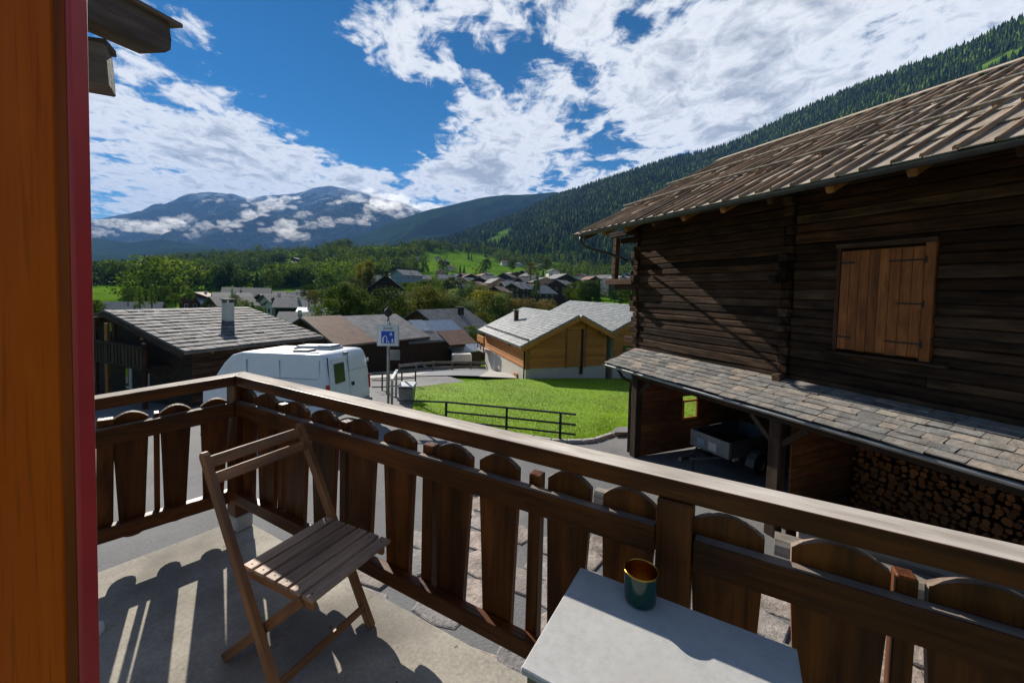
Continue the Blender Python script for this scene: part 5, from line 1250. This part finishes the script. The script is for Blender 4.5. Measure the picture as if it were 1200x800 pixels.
def tree(kind, x, y, Y, hpx, i=None):
    """foot at pixel (x,y) and distance Y, hpx tall in photo pixels"""
    me_t, me_c, h = PR[kind][rnd.randrange(len(PR[kind])) if i is None else i]
    p = PX(x, y, Y); s = hpx/F_PX*Y/h
    M = Matrix.Translation(p) @ Matrix.Rotation(rnd.uniform(0, 6.28), 4, 'Z') @ Matrix.Diagonal((s*rnd.uniform(.9, 1.1), s*rnd.uniform(.9, 1.1), s, 1))
    t = thing('tree' if kind != 'shrub' else 'shrub', KL[kind], 'tree' if kind != 'shrub' else 'shrub', M=M, group=KL[kind].replace(' tree ', ' trees ').replace('tree in', 'trees in')+' group')
    ob('trunk', me_t, M, t); ob('crown', me_c, M, t)
for a in [('poplar', 422, 351, 128, 42), ('poplar', 432, 353, 124, 46), ('pale', 405, 358, 112, 27), ('pale', 415, 352, 118, 26), ('dark', 425, 366, 90, 22), ('dark', 437, 370, 84, 20), ('dark', 410, 365, 92, 20), ('dark', 445, 378, 70, 13), ('green', 438, 376, 68, 14),
          ('green', 470, 364, 95, 18), ('green', 474, 354, 130, 22), ('dark', 478, 352, 140, 20), ('green', 484, 358, 105, 26), ('green', 492, 352, 130, 22), ('green', 500, 352, 125, 24), ('green', 510, 350, 135, 24), ('dark', 520, 348, 150, 20), ('green', 530, 347, 150, 22), ('pale', 541, 347, 150, 20), ('green', 552, 350, 140, 20), ('pale', 563, 352, 130, 18),
          ('green', 490, 372, 78, 20), ('green', 502, 376, 74, 24), ('green', 512, 378, 72, 24), ('pale', 524, 384, 66, 36), ('pale', 536, 386, 64, 38), ('pale', 546, 388, 62, 34), ('green', 530, 392, 56, 22), ('pale', 556, 384, 66, 32), ('yellow', 564, 392, 58, 26), ('yellow', 556, 398, 52, 22), ('green', 553, 408, 46, 26), ('green', 558, 414, 42, 22), ('dark', 546, 398, 54, 22), ('green', 500, 386, 60, 16),
          ('green', 582, 372, 78, 24), ('pale', 588, 368, 84, 24), ('dark', 596, 364, 100, 14), ('conifer', 629, 346, 150, 26), ('conifer', 626, 348, 145, 20), ('green', 672, 358, 100, 26), ('green', 682, 360, 92, 30), ('dark', 692, 360, 90, 30), ('conifer', 700, 360, 88, 34), ('dark', 728, 360, 86, 24), ('green', 738, 360, 84, 26), ('dark', 720, 356, 100, 20), ('green', 746, 356, 95, 22),
          ('conifer', 296, 376, 62, 22), ('green', 287, 372, 68, 20), ('green', 302, 380, 58, 20), ('green', 276, 362, 90, 16), ('green', 112, 376, 55, 24), ('green', 108, 372, 60, 20), ('conifer', 164, 362, 100, 26), ('conifer', 178, 358, 105, 24), ('green', 150, 356, 110, 18), ('green', 192, 352, 120, 16), ('green', 206, 358, 110, 14), ('green', 222, 354, 120, 14),
          ('yellow', 368, 360, 95, 20), ('green', 376, 356, 105, 16), ('green', 362, 356, 100, 22), ('green', 392, 352, 130, 16), ('dark', 384, 346, 170, 14), ('conifer', 272, 352, 120, 14), ('conifer', 379, 351, 140, 16), ('dark', 452, 358, 112, 12), ('green', 640, 318, 300, 14), ('yellow', 622, 326, 240, 18), ('green', 600, 318, 330, 12), ('dark', 570, 318, 330, 14)]: tree(*a)
for k in range(95):
    x = rnd.uniform(392, 600); Y = rnd.uniform(62, 190)
    if x > 560 and Y < 80: continue
    X = (x-600)/F_PX*Y; gy = PPY-(0-0); zz = ground_z(X, Y); c_ = np.array([X, Y, zz])-CAM; yb = PPY+F_PX*(c_@DOWN)/(c_@FWD)
    if any(abs(x-hx) < hW*F_PX/hY*.6+3 and hY-30 < Y < hY+8 for hx, hy_, hY, hW in HOUSES+[(452, 0, 108, 12)]): continue
    tree(rnd.choice(('green', 'green', 'green', 'pale', 'dark', 'yellow' if k % 3 == 0 else 'green', 'pale')), x, yb, Y, rnd.uniform(7, 11.5)/Y*F_PX)
for x in range(598, 648, 6): tree('shrub', x, 361+rnd.uniform(-1, 2), 82+rnd.uniform(-3, 3), rnd.uniform(8, 12), 0)
for x in range(566, 600, 7): tree('shrub', x, 350+rnd.uniform(-2, 2), 120, 7, 1)

# ------------------------------------------------------------------ hills built from their ridge lines
def hill(name, xs_, ridge, footy, Yf, Yr, ny, amp, mat, label, seed=0, rough=1.0, power=.9):
    """ridge/footy: pixel heights by column; Yf/Yr: forward distance of foot and ridge"""
    V = []; F = []; nx = len(xs_)
    for i, x in enumerate(xs_):
        ry = np.interp(x, *ridge); fy_ = np.interp(x, *footy); y0 = np.interp(x, *Yf); y1 = np.interp(x, *Yr)
        for j in range(ny+1):
            t = j/ny; Y = y0+(y1-y0)*t; z0 = PX(x, fy_, y0).z; z1 = PX(x, ry, y1).z
            p = PX(x, 300, Y); z = z0+(z1-z0)*t**(1/power)
            w = math.sin(math.pi*min(1, t*1.0))**.5 if t < 1 else 0
            nv = noise.fractal(Vector((p.x*rough/1000+seed, p.y*rough/1000, seed*.37)), 1.0, 2.1, 6)
            nr_ = 1-abs(noise.fractal(Vector((p.x*rough/1600+seed*2, p.y*rough/2400, 1.7)), 1.0, 2.0, 5))*1.6
            V.append((p.x, p.y, z+amp*(nv*.6+(nr_-.5)*.8)*w+amp*.26*nv))
        # back side falls away
        p = PX(x, 300, y1*1.25); V.append((p.x, p.y, V[-1][2]*.4))
    m = ny+2
    for i in range(nx-1):
        for j in range(m-1): F.append((i*m+j, (i+1)*m+j, (i+1)*m+j+1, i*m+j+1))
    o = ob(name, mesh(name, V, F, mat, None, True)); props(o, label, None, None, 'structure'); return o, np.array(V).reshape(nx, m, 3)
m_forest_floor = ground_mat('forest_floor', [(.3, (.012, .026, .010)), (.55, (.028, .052, .016)), (.75, (.05, .09, .022))], .02, .95, .6, 8)
m_hillmeadow = ground_mat('hill_meadow', [(.3, (.05, .11, .012)), (.7, (.12, .20, .025))], .02, .95, .3, 8)
m_far = ground_mat('far_forest', [(.32, (.006, .015, .007)), (.5, (.016, .032, .012)), (.68, (.045, .065, .022))], .006, .95, 1.0, 12, ((.012, .024, .012), .8))
m_mtn = ground_mat('mountain_rock_and_forest', [(.36, (.008, .016, .010)), (.47, (.028, .042, .022)), (.56, (.09, .09, .07)), (.66, (.30, .29, .28))], .0022, .95, 1.0, 10, ((.010, .018, .010), .8))
def add_snow(m):
    t = m.node_tree; b = t.nodes['Principled BSDF']; src = b.inputs['Base Color'].links[0].from_socket
    def nd(ty, **kw):
        n = t.nodes.new(ty)
        for k, v in kw.items(): setattr(n, k, v)
        return n
    L = t.links.new; g = nd('ShaderNodeNewGeometry'); sp_ = nd('ShaderNodeSeparateXYZ'); L(g.outputs['Position'], sp_.inputs[0])
    n1 = noise_n(nd, L, g.outputs['Position'], .0042, 7, .68, .4); ad = nd('ShaderNodeMath', operation='MULTIPLY_ADD'); L(n1, ad.inputs[0]); ad.inputs[1].default_value = 2600.; L(sp_.outputs[2], ad.inputs[2])
    L(mixc(nd, L, maprange(nd, L, ad.outputs[0], 2750., 3300., 0, .8), src, (.55, .57, .6)), b.inputs['Base Color'])
add_snow(m_mtn)
FR = ([300, 430, 480, 520, 560, 600, 650, 700, 760, 850, 920, 1000, 1100, 1200, 1350, 1600], [308, 299, 291, 282, 268, 254, 232, 213, 194, 171, 136, 101, 58, 16, -50, -160])
FF = ([300, 480, 600, 700, 800, 1200, 1600], [312, 303, 312, 316, 318, 330, 340])
FYf = ([300, 500, 700, 900, 1200, 1600], [960, 900, 720, 520, 300, 180]); FYr = ([300, 430, 600, 700, 850, 1000, 1200, 1600], [1300, 1700, 2300, 2200, 1900, 1500, 1050, 560])
fx = list(np.linspace(300, 1500, 130))
fh, FV = hill('forest_hill', fx, FR, FF, FYf, FYr, 46, 26, m_forest_floor, 'steep conifer forest slope rising on the right', 3, 3.0, .92)
hill('back_hill', list(np.linspace(300, 760, 90)), ([300, 380, 430, 470, 500, 530, 560, 590, 620, 650, 700, 760], [300, 290, 272, 256, 246, 238, 231, 228, 227, 225, 235, 250]), ([300, 760], [306, 300]), ([300, 760], [2900, 2900]), ([300, 760], [4300, 4600]), 40, 90, m_far, 'bluish wooded hill closing the valley', 8, 1.2, 1.0)
hill('mountain', list(np.linspace(-120, 760, 300)), ([-120, 100, 140, 170, 200, 225, 245, 262, 290, 310, 345, 370, 385, 400, 430, 470, 520, 560, 600, 700, 760], [280, 259, 251, 246, 237, 226, 223, 226, 233, 229, 228, 221, 218, 219, 226, 240, 252, 262, 275, 290, 295]), ([-120, 760], [312, 306]), ([-120, 760], [4600, 4600]), ([-120, 300, 760], [7600, 8400, 8800]), 100, 260, m_mtn, 'high blue mountain range across the valley', 5, .9, .95)
hill('foothill', list(np.linspace(-120, 420, 90)), ([-120, 60, 110, 150, 190, 240, 300, 360, 420], [300, 283, 279, 284, 279, 287, 296, 304, 308]), ([-120, 420], [314, 311]), ([-120, 420], [2600, 2600]), ([-120, 420], [3900, 3900]), 36, 60, m_far, 'wooded foothill below the mountain range', 6, 1.2, 1.0)

# conifers of the forest slope: one mass
def cone_tree(rg):
    """unit conifer (height 1): stacked ragged skirts -> (n,3,3)"""
    T = []
    n = 7
    for k, (zb, zt, r) in enumerate(((.06, .5, .2), (.28, .74, .155), (.52, 1.0, .1))):
        ring = [(math.cos(6.283*i/n+k)*r*(.75+.5*rg.random()), math.sin(6.283*i/n+k)*r*(.75+.5*rg.random()), zb+rg.uniform(-.04, .04)) for i in range(n)]
        for i in range(n): T.append([ring[i], ring[(i+1) % n], (0, 0, zt)])
    return np.array(T)
def round_tree(rg, ntri=120):
    T = crown_tris(rg, 24, ntri//24+1, 'round', .105 if ntri < 300 else .075, .84, .38, .14); return T
rg = np.random.default_rng(21)
CT = [cone_tree(rg) for _ in range(5)]
nx_, m_ = FV.shape[:2]
def forest(N, protos, hmin, hmax, clear, name, mats, label, wfac=1.0, jmin=0):
    out = []
    area = np.linalg.norm(np.cross(FV[1:, :-2]-FV[:-1, :-2], FV[:-1, 1:-1]-FV[:-1, :-2]), axis=2); pr = (area/area.sum()).ravel(); cells = rg.choice(len(pr), N, p=pr)
    ci, cj = np.unravel_index(cells, area.shape); u = rg.random(N); v = rg.random(N)
    P_ = (FV[ci, cj]*((1-u)*(1-v))[:, None]+FV[ci+1, cj]*(u*(1-v))[:, None]+FV[ci, cj+1]*((1-u)*v)[:, None]+FV[ci+1, cj+1]*(u*v)[:, None])
    for k in range(N):
        p = P_[k]
        if clear(p): continue
        h = rg.uniform(hmin, hmax); a = rg.random()*6.28; c, s = math.cos(a)*h*wfac, math.sin(a)*h*wfac; t = protos[rg.integers(len(protos))]
        q = np.empty_like(t); q[..., 0] = t[..., 0]*c-t[..., 1]*s+p[0]; q[..., 1] = t[..., 0]*s+t[..., 1]*c+p[1]; q[..., 2] = t[..., 2]*h+p[2]-.5; out.append(q)
    return tri_cloud(name, np.concatenate(out), mats, label)
def topx(p):
    c = np.array(p)-CAM; f = c@FWD; return 600+F_PX*(c@RIGHT)/f, PPY+F_PX*(c@DOWN)/f
CLR = [(1120, 52, 62, 9, -.42), (1175, 70, 40, 5, -.42), (578, 283, 20, 5, -.35), (592, 272, 10, 4, -.3), (655, 303, 26, 6, .15), (690, 296, 16, 4, -.3), (720, 322, 40, 9, 0), (640, 318, 30, 8, 0), (560, 312, 40, 6, 0), (470, 305, 26, 5, 0)]
def in_clear(p):
    x, y = topx(p)
    for cx, cy, rx, ry, sl in CLR:
        if ((x-cx)/rx)**2+((y-cy-(x-cx)*sl)/ry)**2 < 1: return True
    return False
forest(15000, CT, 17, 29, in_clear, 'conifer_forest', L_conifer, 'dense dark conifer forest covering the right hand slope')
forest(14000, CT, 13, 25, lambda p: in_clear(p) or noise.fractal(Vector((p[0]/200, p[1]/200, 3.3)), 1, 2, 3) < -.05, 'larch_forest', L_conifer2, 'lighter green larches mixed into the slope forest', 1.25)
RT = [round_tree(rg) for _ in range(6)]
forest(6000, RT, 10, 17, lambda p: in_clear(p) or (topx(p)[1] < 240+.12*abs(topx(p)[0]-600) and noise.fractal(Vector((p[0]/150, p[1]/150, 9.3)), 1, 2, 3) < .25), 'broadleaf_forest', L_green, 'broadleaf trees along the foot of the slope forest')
# clearings: meadow sheets lying on the slope
cm_ = MB()
ii, jj = np.meshgrid(range(nx_-1), range(m_-2), indexing='ij')
for i, j in zip(ii.ravel(), jj.ravel()):
    q = [FV[i, j], FV[i+1, j], FV[i+1, j+1], FV[i, j+1]]; c = sum(q)/4
    if in_clear(c): cm_.add([tuple(v+np.array([0, 0, 1.2])) for v in q], [(0, 1, 2, 3)])
o = cm_.build('hill_meadow', m_hillmeadow, None, Matrix()); props(o, 'green meadow clearings on the forest slope', None, None, 'structure')

# woods of the valley floor: one mass, with meadows left open
def wood_mass(N, x0, x1, Y0, Y1, protos, hmin, hmax, mat, name, label, dens):
    out = []
    for k in range(N):
        x = rg.uniform(x0, x1); Y = math.sqrt(rg.uniform(Y0*Y0, Y1*Y1)); X = (x-600)/F_PX*Y; z = ground_z(X, Y)
        if not dens(x, Y, X, z): continue
        if any(abs(x-hx) < (hW*F_PX/hY*.7+4) and hY-25 < Y*1.0 < hY+12 for hx, hy_, hY, hW in HOUSES): continue
        h = rg.uniform(hmin, hmax); a = rg.random()*6.28; c, s = math.cos(a)*h, math.sin(a)*h; t = protos[rg.integers(len(protos))]
        q = np.empty_like(t); q[..., 0] = t[..., 0]*c-t[..., 1]*s+X; q[..., 1] = t[..., 0]*s+t[..., 1]*c+Y; q[..., 2] = t[..., 2]*h+z-.4; out.append(q)
    return tri_cloud(name, np.concatenate(out), mat, label)
def fld(x, Y, X, z):
    n_ = noise.fractal(Vector((X/110, Y/150, .4)), 1, 2, 3)
    y = 341-(z-1.66)/Y*F_PX
    if x < 175 and Y > 560: return False
    if x > 430: 
        if Y < 340: return False
        return n_ > .12
    if Y < 235 and x > 200: return False
    return n_ > -.06
RT2 = [round_tree(rg, 420) for _ in range(6)]
wood_mass(900, 60, 480, 150, 420, RT2, 11, 20, L_green, 'valley_wood', 'green broadleaf wood filling the valley below the mountain', fld)
wood_mass(1900, 60, 760, 420, 930, [round_tree(rg, 200) for _ in range(5)], 13, 22, L_green, 'valley_wood', 'farther broadleaf wood patching the valley meadows', fld)
wood_mass(1300, 60, 480, 170, 700, RT2, 11, 18, L_dark, 'valley_wood', 'darker trees mixed into the valley wood', fld)
wood_mass(1200, 60, 760, 200, 930, CT, 10, 18, L_conifer2, 'valley_wood', 'pointed conifers mixed into the valley wood', fld)

# ------------------------------------------------------------------ low clouds clinging to the mountains
m_cloud = bpy.data.materials.new('cloud_vapour'); m_cloud.use_nodes = True; t = m_cloud.node_tree; t.nodes.clear()
po = t.nodes.new('ShaderNodeOutputMaterial'); pv = t.nodes.new('ShaderNodeVolumePrincipled'); pv.inputs['Color'].default_value = (1, 1, 1, 1); pv.inputs['Density'].default_value = .0023; pv.inputs['Anisotropy'].default_value = .4
t.links.new(pv.outputs[0], po.inputs['Volume'])
def cloud(x, y, Y, wpx, hpx, seed):
    rr = random.Random(seed); bm = bmesh.new(); s = Y/F_PX
    n = max(14, int(wpx/hpx*8))
    for k in range(n):
        f = rr.uniform(-1, 1); r_ = hpx*s*rr.uniform(.12, .42)*(1.15-abs(f)*.75)
        M = Matrix.Translation((f*wpx*s*.5, rr.uniform(-.5, .5)*hpx*s, rr.uniform(-.4, .45)*hpx*s*(1-abs(f)*.7)+f*wpx*s*rr.uniform(-.06, .14))) @ Matrix.Diagonal((r_*1.7, r_*1.3, r_*.7, 1))
        bmesh.ops.create_icosphere(bm, subdivisions=3, radius=1, matrix=M)
    for v in bm.verts:
        d = noise.fractal(v.co/(hpx*s*.35)+Vector((seed, 0, 0)), .8, 2.1, 4); v.co += v.co.normalized()*d*hpx*s*.3
    me = bpy.data.meshes.new('cloud'); bm.to_mesh(me); bm.free(); me.materials.append(m_cloud)
    o = ob('cloud', me, Matrix.Translation(PX(x, y, Y))); return props(o, 'small white cloud bank clinging to the blue mountain flank', 'cloud', 'low clouds on the mountain flank')
CLOUDS = [(190, 266, 5600, 40, 13), (165, 268, 5400, 26, 10), (210, 258, 6000, 24, 8), (240, 266, 5400, 16, 9), (268, 268, 5400, 22, 9), (300, 258, 6000, 22, 10), (330, 268, 5500, 34, 13), (345, 276, 5200, 26, 10), (312, 246, 6600, 20, 7), (290, 250, 6400, 14, 6), (385, 262, 5600, 18, 9), (410, 258, 5800, 16, 8), (445, 246, 6000, 30, 14), (430, 258, 5600, 18, 8), (130, 262, 6000, 34, 9), (255, 236, 7200, 22, 7), (320, 238, 7000, 40, 10), (355, 252, 6200, 16, 6), (405, 236, 7000, 26, 9), (470, 240, 6400, 34, 14), (440, 232, 7000, 40, 12), (500, 246, 6000, 24, 9), (118, 274, 5200, 20, 7), (225, 276, 5000, 12, 5), (365, 264, 5500, 12, 6)]
for i, c in enumerate(CLOUDS): cloud(c[0], c[1], c[2], c[3]*1.55, c[4]*1.5, i+1)
# ------------------------------------------------------------------ haze
hz = bpy.data.materials.new('haze_air'); hz.use_nodes = True; t = hz.node_tree; t.nodes.clear()
ho = t.nodes.new('ShaderNodeOutputMaterial'); hv = t.nodes.new('ShaderNodeVolumePrincipled'); hv.inputs['Color'].default_value = (.22, .48, 1, 1); hv.inputs['Density'].default_value = .00005; hv.inputs['Anisotropy'].default_value = .0
t.links.new(hv.outputs[0], ho.inputs['Volume'])
V, F = box(30000, 13000, 2560); h_ = part('haze', V, F, hz, None, Matrix.Translation((0, 5500, 2560/2-60))); props(h_, 'thin blue mountain haze filling the valley', None, None, 'stuff')
